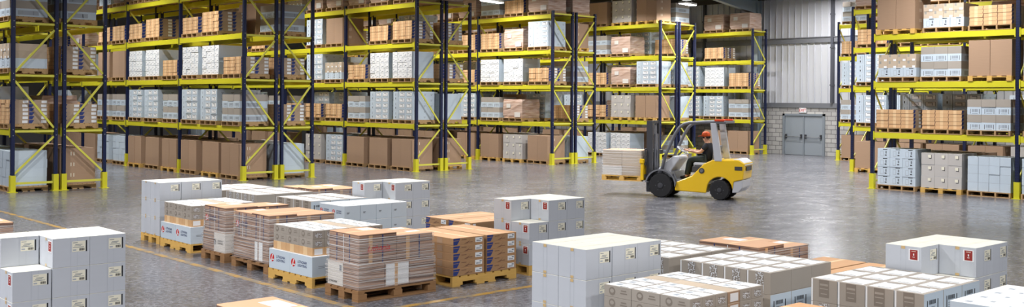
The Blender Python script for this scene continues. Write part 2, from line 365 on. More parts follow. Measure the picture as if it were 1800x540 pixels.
# ------------------------------------------------------------------ carton and pallet meshes (origin: low corner nearest the aisle; -x face and -y face look at the camera)
ME = {}
DIM = {}
def reg(key, mb, dims): ME[key] = mb.mesh(key); DIM[key] = dims
E1 = -.0015
def logo(b, face, o, s, red='logo_red', ink='navy_ink', lines=('LITHONIA', 'LIGHTING')):
    # round red emblem with a slanted white stroke, and two slanted lines of lettering; o = centre on the face
    ax = {'-x': lambda a, c: (o[0], o[1]-a, o[2]+c), '-y': lambda a, c: (o[0]+a, o[1], o[2]+c)}[face]
    dep = {'-x': Vector((-.0008, 0, 0)), '-y': Vector((0, -.0008, 0))}[face]
    b.poly([ax(-1.55*s+.42*s*math.cos(t*PI/10), .42*s*math.sin(t*PI/10)) for t in range(20)], red)
    b.poly([Vector(ax(*p))+dep for p in ((-1.86*s, -.42*s), (-1.68*s, -.42*s), (-1.36*s, .36*s), (-1.52*s, .36*s))], 'paper')
    b.poly([Vector(ax(*p))+dep for p in ((-1.7*s, -.24*s), (-1.2*s, -.24*s), (-1.2*s, -.12*s), (-1.65*s, -.12*s))], 'paper')
    for k, t in enumerate(lines): b.text(t, .39*s, ax(.2*s, .19*s-.37*s*k), face, ink, .25)
def label_mesh():                                         # cream shipping label with text lines, bar code and black bar
    b = MB(); b.box(-.078, .062, -.0012, 0, -.056, .056, 'label'); b.box(.066, .08, -.0012, 0, -.06, .06, 'ink')
    for z, x0, x1 in ((.038, -.07, -.02), (.016, -.045, .03), (.003, -.055, .015), (-.012, -.07, .045)): b.fy(-.0016, x0, x1, z, z+.006, 'grey_ink')
    for k in range(9): b.fy(-.0016, -.004+k*.0062, -.001+k*.0062+.0012*(k % 3), -.048, -.022, 'ink')
    b.fy(-.0016, -.07, -.035, -.044, -.03, 'pale_ink'); return b.mesh('shipping_label')
LBL = label_mesh()
def red_mesh():
    b = MB(); b.box(-.0012, 0, -.055, .055, -.06, .06, 'paper'); b.fx(-.0016, -.042, .042, -.052, .052, 'red')
    b.fx(-.002, -.006, .006, -.008, .014, 'paper'); b.fx(-.002, -.012, .012, -.026, -.02, 'paper'); b.fx(-.002, -.024, .024, .034, .039, 'label'); return b.mesh('warning_label')
RED = red_mesh()
# foreground cartons
X3, Y3, H3 = .39, .395, .314
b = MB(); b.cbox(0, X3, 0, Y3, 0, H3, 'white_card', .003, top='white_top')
b.fy(E1, X3*.48, X3*.485, .005, H3-.005, 'pale_ink'); b.fy(E1, X3*.66, X3*.665, .005, H3-.005, 'pale_ink')
b.fx(E1, Y3*.42, Y3*.424, .005, H3-.005, 'pale_ink'); b.fx(E1, Y3*.56, Y3*.564, .005, H3-.005, 'pale_ink')
for z0, z1 in ((H3-.035, H3-.004), (.004, .03)): b.fx(E1*2, Y3*.44, Y3*.55, z0, z1, 'tape')
b.fz(H3+.001, .01, X3-.01, Y3*.44, Y3*.55, 'label')
reg('labelled_carton', b, (X3, Y3, H3))
XT, YT, HT = .19, .352, .115
for key, kk, extra in (('small_grey_carton', 'taupe', 1), ('small_brown_carton', 'orange', 0), ('small_kraft_carton', 'kraft', 0)):
    b = MB(); b.cbox(0, XT, 0, YT, 0, HT, kk, .003, top='taupe' if extra else 'beige')
    if extra:
        b.fz(HT+.0008, .008, XT-.008, .012, YT-.014, 'paper')
        b.fz(HT+.001, .015, .03, .05, .16, 'ink'); b.fz(HT+.001, XT-.03, XT-.018, .2, .3, 'ink'); b.fz(HT+.001, .06, .13, .2, .26, 'pale_ink')
        b.poly([(E1, .245+.042*math.cos(t*PI/8), .058+.042*math.sin(t*PI/8)) for t in range(16)], 'taupe_dk')
        b.poly([(E1*2, .245+.026*math.cos(t*PI/8), .062+.02*math.sin(t*PI/8)) for t in range(16)], 'taupe')
        b.fx(E1, .06, .13, .07, .082, 'taupe_dk'); b.fx(E1, .05, .14, .045, .057, 'taupe_dk'); b.fy(E1, .04, .15, .02, .085, 'speck')
    else:
        b.fx(E1, .13, .24, .002, HT-.002, 'orange_lt'); b.fy(E1, .03, .16, .015, .095, 'paper')
    reg(key, b, (XT, YT, HT))
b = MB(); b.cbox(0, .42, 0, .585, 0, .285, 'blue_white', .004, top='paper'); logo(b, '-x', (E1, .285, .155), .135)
b.fy(E1, .1, .22, .14, .147, 'grey_ink'); b.fy(E1, .1, .2, .12, .126, 'grey_ink'); reg('logo_carton', b, (.42, .585, .285))
XG, YG, HG = .39, .29, .228
def grey_carton(key, front, side, tapek, sidemark, frontlabel):
    b = MB(); b.cbox(0, XG, 0, YG, 0, HG, 'taupe', .003, front=front, side=side, top='taupe')
    b.fz(HG+.001, .03, XG-.05, .035, YG-.02, 'paper'); b.fz(HG+.002, .06, .075, .06, .2, 'ink'); b.fz(HG+.002, XG-.07, XG-.055, .1, .24, 'ink')
    b.fx(E1, YG-.022, YG-.004, .002, HG-.002, 'paper')
    if tapek == 'speck': b.fx(E1, .08, .18, .01, HG-.003, 'speck')
    elif tapek == 'print':
        b.fx(E1, .09, .2, .05, HG-.005, 'taupe_dk'); b.fx(E1*2, .1, .19, .165, .185, 'taupe'); b.fx(E1*2, .1, .19, .13, .14, 'taupe'); b.fx(E1*2, .11, .18, .08, .09, 'taupe')
    if frontlabel: b.fx(E1, .08, .2, HG-.07, HG-.01, 'speck')
    if sidemark:
        b.fy(E1, .06, .075, .03, .16, 'ink'); b.fy(E1, .27, .285, .03, .16, 'ink')
        for k in range(7): b.fy(E1, .1+k*.02, .112+k*.02, .12, .16, 'ink')
        for z in (.05, .07, .09): b.fy(E1, .1, .22, z, z+.006, 'grey_ink')
    reg(key, b, (XG, YG, HG))
grey_carton('taupe_carton_plain', 'taupe', 'taupe', 'speck', False, False)
grey_carton('taupe_carton_white', 'taupe', 'blue_white', 'print', True, False)
grey_carton('taupe_carton_low', 'taupe', 'blue_white', '', True, True)
b = MB(); b.cbox(0, .305, 0, .365, 0, .248, 'blue_white', .004, top='paper'); logo(b, '-x', (E1, .178, .14), .084)
b.fy(E1, .05, .1, .13, .14, 'grey_ink'); b.fy(E1, .05, .09, .115, .122, 'grey_ink'); b.fz(.249, .05, .12, .2, .26, 'pale_ink'); b.fz(.249, .2, .26, .06, .1, 'grey_ink'); reg('cool_white_carton', b, (.305, .365, .248))
b = MB(); b.cbox(0, .305, 0, .365, 0, .23, 'blue_white', .004, top='paper'); b.fz(.231, .05, .12, .2, .26, 'pale_ink'); b.fz(.231, .2, .26, .06, .1, 'pale_ink'); reg('cool_white_low', b, (.305, .365, .23))
def slim(key, lx, ly, rot):                               # flat kraft carton, printed end on -y (or -x when rot)
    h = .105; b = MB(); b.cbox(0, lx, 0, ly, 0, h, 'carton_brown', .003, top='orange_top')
    F = (lambda a0, a1, z0, z1, k, e=1: b.fx(E1*e, ly-a1, ly-a0, z0, z1, k)) if rot else (lambda a0, a1, z0, z1, k, e=1: b.fy(E1*e, a0, a1, z0, z1, k))
    P = (lambda pts, k: b.poly([(E1, ly-a, z) for a, z in pts], k)) if rot else (lambda pts, k: b.poly([(a, E1, z) for a, z in pts], k))
    P([(.005, .01), (.07, .01), (.1, .05), (.125, .098), (.005, .098)], 'blue_print'); F(.005, .1, .066, .072, 'carton_brown', 2)
    F(.15, .24, .07, .08, 'kraft_line'); P([(.19, .015), (.28, .05), (.32, .085), (.26, .02)], 'kraft_line'); F(.27, .35, .03, .04, 'kraft_line')
    F(.4, .53, .022, .088, 'paper'); F(.42, .46, .05, .054, 'grey_ink', 2); F(.42, .5, .035, .045, 'grey_ink', 2); F(.48, .52, .06, .075, 'grey_ink', 2)
    if rot: b.fz(h+.001, .02, lx-.02, ly*.45, ly*.55, 'orange_lt'); b.fy(E1, .02, .08, .02, .085, 'paper')
    else: b.fz(h+.001, lx*.45, lx*.55, .02, ly-.02, 'orange_lt'); b.fx(E1, ly*.4, ly*.6, .01, .095, 'kraft')
    reg(key, b, (lx, ly, h))
slim('slim_carton', .57, .595, False); slim('slim_carton_turned', .595, .57, True)
# rack cartons
DP = .98
b = MB(); b.box(0, DP, 0, .585, 0, 1.0, 'kraft'); b.fz(1.001, 0, DP, .27, .315, 'kraft_line')
for z in (.2, .5, .8):
    for x in (.3, .38): b.fy(E1, x, x+.02, z, z+.1, 'label')
reg('tall_brown_carton', b, (DP, .585, 1.0))
b = MB(); b.box(0, DP, 0, .385, 0, .108, 'orange', side='brown_side', top='orange_top'); b.fx(E1, .15, .24, .003, .105, 'orange_lt'); b.fx(E1, 0, .012, .0, .05, 'kraft_line'); b.fx(E1, .373, .385, .05, .1, 'kraft_line')
b.fx(E1, 0, .385, 0, .005, 'kraft_line')
for o in (0, .49): b.poly([(o+.01, E1, .01), (o+.09, E1, .01), (o+.15, E1, .1), (o+.01, E1, .1)], 'blue_print'); b.fy(E1, o+.33, o+.47, .02, .09, 'paper')
b.fy(E1, .485, .492, 0, .108, 'kraft_line'); reg('slim_rack_carton', b, (DP, .385, .108))
def frame_label(b, y0, y1, z0, z1):
    b.fx(E1, y0, y1, z0, z1, 'grey_ink'); b.fx(E1*2, y0+.012, y1-.012, z0+.01, z1-.01, 'paper')
    w = (y1-y0); b.fx(E1*3, y0+w*.3, y1-w*.22, z0+.03, z1-.025, 'grey_ink'); b.fx(E1*4, y0+w*.36, y1-w*.22, z0+.03, z1-.045, 'paper')
b = MB(); b.box(0, DP, 0, .43, 0, .205, 'blue_white'); frame_label(b, .05, .37, .03, .17); b.fx(E1, 0, .43, 0, .005, 'pale_ink')
for x in (.15, .5, .8): b.fy(E1, x, x+.1, .1, .11, 'grey_ink'); b.fy(E1, x+.02, x+.07, .06, .075, 'grey_ink')
reg('white_carton', b, (DP, .43, .205))
b = MB(); b.box(0, DP, 0, .3, 0, .342, 'blue_white'); b.fx(E1, .14, .17, .05, .12, 'ink'); b.fx(E1, .15, .17, .18, .27, 'grey_ink'); b.fx(E1, .06, .075, .03, .3, 'pale_ink'); b.fx(E1, 0, .3, 0, .005, 'pale_ink')
reg('narrow_white_carton', b, (DP, .3, .342))
b = MB(); b.box(0, DP, 0, .292, 0, .19, 'paper', side='blue_white'); b.fx(E1, .2, .25, .11, .13, 'grey_ink'); b.fx(E1, .05, .12, .05, .075, 'grey_ink'); b.fx(E1, .0, .292, .0, .009, 'pale_ink'); b.fx(E1, .0, .006, .0, .19, 'pale_ink'); b.fx(E1, .16, .18, .03, .06, 'ink')
reg('marked_white_carton', b, (DP, .292, .19))
b = MB(); b.box(0, DP, 0, .392, 0, .215, 'taupe'); reg('taupe_rack_carton', b, (DP, .392, .215))
b = MB(); b.box(0, DP, 0, .392, 0, .215, 'blue_white')
b.fx(E1, .05, .062, .03, .16, 'ink'); b.fx(E1, .3, .312, .03, .16, 'ink'); b.text('IIIIII', .12, (E1, .18, .11), '-x', 'grey_ink'); b.fx(E1, .1, .26, .03, .04, 'grey_ink')
b.fy(E1, .2, .75, .04, .16, 'pale_ink'); b.fy(E1, .3, .32, .05, .15, 'grey_ink'); b.fy(E1, .6, .62, .05, .15, 'grey_ink'); reg('barcode_carton', b, (DP, .392, .215))
b = MB(); b.box(0, DP, 0, .392, 0, .335, 'labelled'); b.fx(E1, .1, .19, .2, .28, 'label'); b.fx(E1, .085, .1, .17, .28, 'ink'); b.fx(E1, .085, .16, .17, .185, 'ink'); b.fx(E1, 0, .392, 0, .005, 'pale_ink')
b.fy(E1, .3, .42, .2, .28, 'label'); b.fy(E1, .42, .435, .18, .28, 'ink'); reg('grey_rack_carton', b, (DP, .392, .335))
b = MB(); b.box(0, DP, 0, .39, 0, .27, 'blue_white'); b.fx(E1, .08, .22, .235, .255, 'ink'); b.fx(E1, .1, .14, .12, .2, 'grey_ink'); b.fx(E1, .1, .16, .06, .09, 'ink'); b.fx(E1, .2, .3, .04, .2, 'pale_ink'); b.fx(E1*2, .21, .29, .05, .19, 'blue_white')
b.fx(E1, 0, .39, 0, .005, 'pale_ink'); reg('printed_white_carton', b, (DP, .39, .27))
b = MB(); b.box(0, DP, 0, .292, 0, .24, 'blue_white'); b.fx(E1, 0, .292, 0, .006, 'pale_ink'); b.fx(E1, 0, .005, 0, .24, 'pale_ink'); reg('plain_white_carton', b, (DP, .292, .24))
b = MB(); b.box(0, DP, 0, .29, 0, .2, 'beige'); b.fx(E1, .03, .12, .0, .06, 'paper'); b.fx(E1, .2, .26, .12, .2, 'greyc'); reg('beige_carton', b, (DP, .29, .2))
b = MB()
n = 8; H = .78                                             # wrapped load with a lumpy film outline
def lump(x0, x1, y0, y1, z0, z1, kside, ktop, amp=.012, seed=0, nz=7, nu=5, mb=None):
    rr = random.Random(seed); mb = mb or MB(); per = []
    for i in range(nu): per.append((x0, y1+(y0-y1)*i/nu))
    for i in range(nu): per.append((x0+(x1-x0)*i/nu, y0))
    for i in range(nu): per.append((x1, y0+(y1-y0)*i/nu))
    for i in range(nu): per.append((x1+(x0-x1)*i/nu, y1))
    cx, cy = (x0+x1)/2, (y0+y1)/2; o = len(mb.v); P = len(per)
    for j in range(nz+1):
        for x, y in per:
            s = rr.uniform(-amp, amp)-(amp*1.5 if j in (0, nz) else 0)
            mb.v.append((x+s*(1 if x > cx else -1), y+s*(1 if y > cy else -1), z0+(z1-z0)*j/nz))
    for j in range(nz):
        for i in range(P):
            k = (i+1) % P; mb.f.append((o+j*P+i, o+j*P+k, o+(j+1)*P+k, o+(j+1)*P+i)); mb.m.append(mb.mi(kside))
    if ktop: mb.f.append(tuple(o+nz*P+i for i in range(P))); mb.m.append(mb.mi(ktop))
    return mb
lump(0, 1.0, 0, 1.16, 0, .78, 'wrapfar', 'wraptop', .014, 3, mb=b); b.fx(-.02, .1, .45, .04, .24, 'wrapwhite'); b.fx(-.02, .7, .95, .42, .6, 'wrapwhite'); reg('wrapped_load', b, (1.0, 1.16, .78))
# pallets
def pallet_parts(lx, ly, style, wood):
    h = .144; deck = MB(); low = []
    n = 5 if ly < 1.0 or style == 'block' else 7
    if style == 'block_x':             # boards run along x, three block rows; openings seen on -x between three blocks
        for i in range(5): w = .13; y = (ly-w)*i/4; deck.box(0, lx, y, y+w, h-.022, h, wood)
        for i in range(3): x = (lx-.1)*i/2; deck.box(x, x+.1, 0, ly, h-.044, h-.022, wood)
        for i in range(3):
            for j in range(3):
                m = MB(); x = (lx-.14)*i/2; y = (ly-.1-.04)*j/2; m.cbox(x, x+.14, y, y+.14, .022, h-.044, wood, .004); low.append(('block', m))
        for j in range(3): m = MB(); y = (ly-.14)*j/2; m.box(0, lx, y, y+.14, 0, .022, wood); low.append(('skid', m))
    else:                              # stringer pallet: notched stringers; along y ('sy') or along x ('sx')
        L, S = (ly, lx) if style == 'sy' else (lx, ly)
        T = (lambda a, c: (c, a)) if style == 'sy' else (lambda a, c: (a, c))
        def bx(m, a0, a1, c0, c1, z0, z1):
            (x0, y0), (x1, y1) = T(a0, c0), T(a1, c1); m.box(x0, x1, y0, y1, z0, z1, wood)
        nb = 8
        for i in range(nb): w = .12; a = (L-w)*i/(nb-1); bx(deck, a, a+w, 0, S, h-.02, h)
        for i in range(4):
            c = (S-.045)*i/3; m = MB()
            pr = [(0, .02), (L*.14, .02), (L*.17, .06), (L*.33, .06), (L*.36, .02), (L*.64, .02), (L*.67, .06), (L*.83, .06), (L*.86, .02), (L, .02), (L, h-.02), (0, h-.02)]
            o = len(m.v); N_ = len(pr)
            for cc in (c, c+.045):
                for a, z in pr: x, y = T(a, cc); m.v.append((x, y, z))
            m.mi(wood)
            for a0, a1, z0 in ((0, .155, .02), (.155, .345, .06), (.345, .655, .02), (.655, .845, .06), (.845, 1, .02)): pass
            m.v = []; 
            for a0, a1, z0 in ((0, .155, .02), (.155, .345, .065), (.345, .655, .02), (.655, .845, .065), (.845, 1, .02)): bx(m, a0*L, a1*L, c, c+.045, z0, h-.02)
            low.append(('stringer', m))
        for i in range(4): m = MB(); a = (0, .37, .55, .88)[i]*L; bx(m, a, a+.12*L, 0, S, 0, .02); low.append(('bottom_board', m))
    return deck, low
PAL = {}
def far_pallet(key, lx, ly, style, wood):
    deck, low = pallet_parts(lx, ly, style, wood)
    for _, m in low:
        o = len(deck.v); deck.v += m.v; deck.f += [tuple(o+i for i in f) for f in m.f]; deck.m += [deck.mi(m.mats[i]) for i in m.m]
    reg(key, deck, (lx, ly, .144))
far_pallet('pallet_sx', 1.05, 1.2, 'sx', 'wood_b'); far_pallet('pallet_block', 1.05, 1.2, 'block_x', 'wood_y')
# ------------------------------------------------------------------ descriptors of everything stacked; ranked later by how much of each the camera sees
D = []
BLK = []                               # blockers (boxes) for the ranking rays
def put(name, mesh, loc, label, cat, group, fg=False, kids=None, jit=.003, rz=None):
    D.append(dict(name=name, mesh=mesh, loc=tuple(loc), label=label, cat=cat, group=group, fg=fg, kids=kids, jit=jit, rz=R.uniform(-.001, .001) if rz is None else rz))
ORD = ['first', 'second', 'third', 'fourth', 'fifth', 'sixth', 'seventh', 'eighth']
# ---- rack stock
def load(code, x, y, z, where, grp):
    """one loaded pallet, low corner x,y; 1.2 wide along y"""
    pk = 'pallet_block' if code in 'ag' and R.random() < .6 else 'pallet_sx'
    nm = dict(a='tall brown cartons', b='slim orange cartons', c='white label cartons', k='small white cartons', d='banded cartons', e='mixed cartons', f='a wrapped load', g='grey cartons', h='plain white cartons', p='printed white cartons')[code]
    put('wooden_pallet', pk, (x-.04, y, z), f'wooden pallet under {nm}, {where}', 'pallet', 'pallets in the racks', jit=.002, rz=0)
    z += .146; g = f'cartons in the {grp}'
    def grid(kind, mesh, adj, widths, rows, h, gy=.006):
        yy = y+1.2-(1.2-sum(widths)-gy*(len(widths)-1))/2
        for c, w in enumerate(widths):
            yy -= w
            for r in range(rows):
                km = mesh(r, c) if callable(mesh) else mesh
                kn = kind(r, c) if callable(kind) else kind
                ad = adj(r, c) if callable(adj) else adj
                put(kn, km, (x+R.uniform(-.008, .008), yy, z+r*(h+.001)), f'{ad} carton, '+(f'layer {r+1} ' if rows > 1 else '')+f'column {c+1}, {where}', 'carton', g, jit=.003)
            yy -= gy
    if code == 'a': grid('tall_brown_carton', 'tall_brown_carton', 'tall brown', [.585, .585], 1, 1.0)
    elif code == 'b': grid('slim_carton', 'slim_rack_carton', 'slim orange', [.385]*3, R.choice((5, 5, 6)), .108)
    elif code == 'c':
        grid('white_carton', 'white_carton', 'white label', [.43, .43], 5, .205, .008)
        for q in D[-10:]: q['loc'] = (q['loc'][0], q['loc'][1]-.16, q['loc'][2])
        for r in range(3): put('narrow_white_carton', 'narrow_white_carton', (x, y+1.2-.31, z+r*.343), f'narrow white carton, layer {r+1}, {where}', 'carton', g)
    elif code == 'k': grid('marked_white_carton', 'marked_white_carton', 'small white', [.292]*4, 5, .19, .005)
    elif code == 'd':
        grid(lambda r, c: 'banded_carton' if r % 2 else 'banded_carton', lambda r, c: 'taupe_rack_carton' if r % 2 else 'barcode_carton', lambda r, c: 'plain taupe' if r % 2 else 'white barcode', [.392]*3, 4, .215)
    elif code == 'e':
        grid('printed_white_carton', 'printed_white_carton', 'white printed', [.39]*3, 1, .27); z += .271
        grid('beige_carton', 'beige_carton', 'beige', [.29]*4, 2, .2)
    elif code == 'f': put('wrapped_load', 'wrapped_load', (x, y+.02, z), f'film wrapped kraft load, {where}', 'wrapped load', 'wrapped loads in the racks', jit=.0)
    elif code == 'g': grid('grey_carton', 'grey_rack_carton', 'grey labelled', [.392]*3, 3, .335)
    elif code == 'h': grid('plain_white_carton', 'plain_white_carton', 'plain white', [.292]*4, 4, .24, .005)
    elif code == 'p': grid('printed_white_carton', 'printed_white_carton', 'white printed', [.39]*3, 4, .27)
LV = [1.62, 3.14, 4.56, 6.0]          # beam centre heights
BH = .17
LEVN = ['floor level', 'lowest shelf', 'second shelf', 'third shelf', 'top shelf']
BAYN = ['end bay', 'second bay', 'third bay', 'fourth bay']
SLOTN = ['far slot', 'middle slot', 'near slot']
SH = {}
def shared(nm, fn, key=None):
    if (nm, key) not in SH:
        b = MB(); fn(b); SH[nm, key] = b.mesh(nm)
    return SH[nm, key]
def build_rack(idx, x0, bays, label, phase, top=True):
    """one single-depth rack: x0 = front post centre, bays = list of y of the post lines"""
    X0, X1 = x0, x0+1.12
    root = tag(link('pallet_rack', None, loc=(x0, bays[0], 0)), label, 'pallet rack', 'pallet racks')
    oy = bays[0]
    for by in bays:
        y = by-oy
        for px, fr in ((0, 1), (1.12, 0)):
            def post(b):
                b.box(-.045, .045, -.05, .05, .006, 6.22, 'post')
                for z in LV:
                    for dz in (-.08, .08): b.tube([(0, -.05, z+dz), (0, -.058, z+dz)], .013, 'bolt', 6)
            def guard(b): b.box(-.068, .068, -.075, .075, .01, .46, 'yellow'); b.box(-.11, .11, -.12, .12, 0, .012, 'yellow')
            po = link('upright_post', shared('upright_post', post), root, (px, y, 0))
            tag(link('foot_guard', shared('foot_guard', guard), po), 'yellow foot guard')
            BLK.append((x0+px-.06, x0+px+.06, by-.06, by+.06, 0, 6.22))
        zs = [.24]+[l+.03 for l in LV[:3]]+[6.1]
        for z in zs: link('cross_brace', shared('cross_brace', lambda b: b.bar((.05, 0, 0), (1.07, 0, 0), .03, .06, 'brace')), root, (0, y, z))
        for i in range(4):
            za, zb = (.5, LV[0]-.12) if i == 0 else (LV[i-1]+.12, LV[i]-.12)
            up = (i % 2 == 0) == (phase == 0)
            link('diagonal_brace', shared('diagonal_brace', lambda b: b.bar((.05, 0, za if up else zb), (1.07, 0, zb if up else za), .03, .055, 'brace'), (i, up)), root, (0, y, 0))
    for i in range(len(bays)-1):
        ya, yb = sorted((bays[i]-oy, bays[i+1]-oy))
        for z in LV:
            for px in (-.02, 1.14):
                def beam(b):
                    b.cbox(-.03, .03, .052, yb-ya-.052, -BH/2, BH/2, 'yellow', .006)
                    for yy in (.052, yb-ya-.082): b.box(-.045, .03, yy, yy+.03, -.13, .12, 'yellow')
                link('beam', shared('beam', beam, round(yb-ya, 3)), root, (px, ya, z))
                BLK.append((x0+px-.03, x0+px+.03, ya+oy, yb+oy, z-BH/2, z+BH/2))
            for f in (.34, .66) if i < 2 else ():
                link('pallet_support', shared('pallet_support', lambda b: b.box(.012, 1.108, -.03, .03, -.04, -.002, 'yellow')), root, (0, ya+(yb-ya)*f, z+BH/2))
    return root
def stock(x0, bays, table, where, grp, d=1):
    for bi, lev in enumerate(table):
        if bi+1 >= len(bays): break
        ya, yb = sorted((bays[bi], bays[bi+1])); pitch = (yb-ya-.1)/3
        for li, s in enumerate(lev):
            z = 0 if li == 0 else LV[li-1]+BH/2+.003
            for si, c in enumerate(s):
                if c == '.': continue
                y = yb-.05-pitch*(si+1)+(pitch-1.2)/2 + R.uniform(-.04, .04)
                w = f'{SLOTN[si]}, {BAYN[bi]}, {LEVN[li]}, {where}'
                load(c, x0-.03+R.uniform(-.02, .03), y, z, w, grp)
LB = [29.72+4.6*i for i in range(6)]
ROWX = [8.82, 15.64, 22.4, 29.22, 35.95, 43.0]
RN = ['first rack', 'second rack', 'third rack', 'fourth rack', 'fifth rack', 'sixth rack']
FRONT = [
 [('hhh', 'bcb', 'bee', 'fad', 'fff')],
 [('aaa', 'ccd', 'kkb', 'bb.', 'f.f'), ('aaa', 'ccd', 'kkb', 'bb.', 'fff'), ('ahh', '.dd', 'kaa', '.bb', 'fef'), ('aaa', 'bcb', 'akk', 'b.f', 'fff')],
 [('aaa', 'dcc', 'bkk', '.bb', 'fff'), ('.gc', 'bbb', '.ce', '.ca', 'eff'), ('aaa', 'cdd', 'kbb', 'bb.', 'fff'), ('haa', 'bcc', 'kkb', 'aab', 'fff')],
 [('aga', 'df.', 'kkb', 'bfc', 'dbf'), ('a.a', 'ddc', '.bb', 'ffb', 'fff'), ('aaa', 'bcc', 'kkb', 'b.b', 'fff'), ('aha', 'ccd', 'kbk', 'bba', 'fff')],
 [('kk.', 'bga', 'bfc', 'df.', 'aga'), ('.aa', 'bcc', 'kb.', 'bbf', 'fff'), ('aaa', 'cbd', 'kkb', 'ab.', 'fff')],
 [('.aa', 'ccd', 'ckb', '.b.', '.ff'), ('aa.', 'bdc', 'kkb', 'b.b', 'fff')]]
REAR = [
 [('aaa', 'ffb', 'bbb', 'ddd', 'fff')],
 [('dgh', 'cbb', 'bbb', 'fad', 'fff'), ('aaa', 'ccd', 'kkb', 'bb.', 'fff')],
 [('aaa', 'fch', 'bbb', 'bcb', 'fff'), ('aga', 'ccd', 'kkb', 'bb.', 'fff')],
 [('gah', 'acb', 'kbd', 'ffa', 'fdf'), ('aaa', 'ccd', 'kkb', 'bb.', 'fff')],
 [('aad', 'ffh', 'kkc', 'bcb', 'cdd')],
 []]
for i, x in enumerate(ROWX):
    build_rack(i, x, LB[:5] if i not in (0, 5) else LB[:3], f'navy and yellow pallet rack, {RN[i]} past the floor line, front half' if i < 5 else 'single navy and yellow pallet rack against the end wall', 0)
    stock(x, LB, FRONT[i], RN[i], RN[i])
    if i < 5:
        build_rack(i, x+1.34, LB[:4] if i else LB[:3], f'navy and yellow pallet rack, rear half backing onto {RN[i]}', 1)
        stock(x+1.34, LB, REAR[i], RN[i]+' rear', RN[i])
# racks on the forklift's other side: their ends step back
RB1 = [15.85-4.25*i for i in range(3)]; RB2 = [20.25-4.25*i for i in range(3)]; RB3 = [24.57-4.25*i for i in range(2)]
build_rack(6, 29.2, RB1, 'pallet rack nearest the forklift tail, front half with open end', 0)
stock(29.2, RB1, [('pgh', 'bbd', 'eda', 'aeb', 'fba'), ('hga', 'bcd', 'kbe', 'ebd', 'fff')], 'forklift-side rack', 'forklift-side rack')
build_rack(6, 30.54, RB1, 'pallet rack backing onto the rack nearest the forklift tail', 1)
stock(30.54, RB1, [('aad', 'cc.', '.b.', 'f.f', 'f.f'), ('ppd', 'ckd', 'b.b', 'ffb', 'fff')], 'forklift-side rack rear', 'forklift-side rack')
build_rack(7, 35.8, RB2, 'pallet rack between the forklift-side rack and the door rack, front half', 0)
stock(35.8, RB2, [('aaa', 'ccd', 'ckk', 'bbb', 'fff'), ('aga', 'dcb', 'kkb', 'b.b', 'fff')], 'middle rack', 'middle rack')
build_rack(7, 37.14, RB2, 'pallet rack backing onto the middle rack near the door', 1)
build_rack(8, 42.2, RB3, 'pallet rack standing beside the double door', 0)
stock(42.2, RB3, [('aaa', 'ddc', 'cck', 'bbb', 'dff')], 'door rack', 'door rack')
# ---- foreground stacks
FPAL = []
def fpal(x, y, lx, ly, style, wood, label): FPAL.append((x, y, lx, ly, style, wood, label)); BLK.append((x, x+lx, y, y+ly, 0, .144))
PZ = .146
LAY = ['bottom layer', 'middle layer', 'top layer']
def white_stack(x, y, red, step, phrase, wood='wood_y'):
    fpal(x, y, 1.2, .8, 'block_x' if not red else 'sx', wood, f'pine pallet under {phrase}')
    for l in range(3):
        for i in range(3):
            for j in range(2):
                if step and i == 0 and j == 0 and l == 2: continue
                kids = [('shipping_label', LBL, (X3*.72, -.0005, H3*.68))]
                if red: kids.append(('warning_label', RED, (-.0005, Y3*.2, H3*.72)))
                put('labelled_carton', 'labelled_carton', (x+.004+i*(X3+.002)+(.008 if i else 0), y+.002+j*(Y3+.004), PZ+l*(H3+.001)),
                    f'white carton, {LAY[l]}, {ORD[i]} in {("front", "back")[j]} row, {phrase}', 'carton', f'cartons of the {phrase}', True, kids, jit=.002)
white_stack(7.7, 17.7, False, False, 'far white stack by floor line')
white_stack(10.5, 11.15, True, True, 'stepped stack behind printed cartons')
white_stack(10.6, 15.2, True, True, 'stepped stack before second rack')
white_stack(10.45, 4.72, True, True, 'stepped stack behind taupe cartons')
white_stack(3.38, 11.38, True, True, 'stepped stack outside floor line')
white_stack(7.6, 7.23, False, False, 'white stack across floor line')
def t2_stack(x, y, phrase):
    fpal(x, y, 1.2, 1.2, 'sy', 'wood_y', f'yellow pine pallet with notched stringers under {phrase}')
    for j in range(2):
        put('logo_carton', 'logo_carton', (x+.005, y+.012+j*.59, PZ), f'white carton with red emblem, {("near", "far")[j]} one of pair, {phrase}', 'carton', f'logo cartons of {phrase}', True)
    for i in (1,):                                        # cartons behind the logo pair
        for j in range(2): put('logo_carton', 'logo_carton', (x+.43, y+.012+j*.59, PZ), f'white carton behind emblem pair, {("near", "far")[j]}, {phrase}', 'carton', f'logo cartons of {phrase}', True)
    z = PZ+.286; xs = [.06+.193*i for i in range(3)]+[.66+.02, ]+[.7+.193-.02, 1.0+.06]
    xs = [.05, .243, .436, .635, .832, 1.025]
    for l in range(3):
        for i, xx in enumerate(xs):
            for j in range(3):
                if l < 2 and i > 0 and j > 0: continue
                brown = l == 0 or i == 3
                key = ('small_brown_carton' if l == 0 else 'small_kraft_carton') if brown else 'small_grey_carton'
                put(key, key, (x+xx-.01, y+.06+j*.357, z+l*.116), f'small {("orange" if l == 0 else "kraft") if brown else "grey"} carton, {("lowest", "middle", "top")[l]} tier, row {j+1}, column {i+1}, {phrase}', 'carton', f'small cartons of {phrase}', True, jit=.002)
    b_ = MB(); b_.box(0, .35, 0, 1.18, 0, .285, 'blue_white'); return (x+.855, y+.012, PZ)
T2 = [t2_stack(7.66, 16.37, 'emblem stack beside far white stack'), t2_stack(7.5, 12.28, 'emblem stack by big wrapped pallet'), t2_stack(7.57, 5.86, 'grey-carton stack beside white stack')]
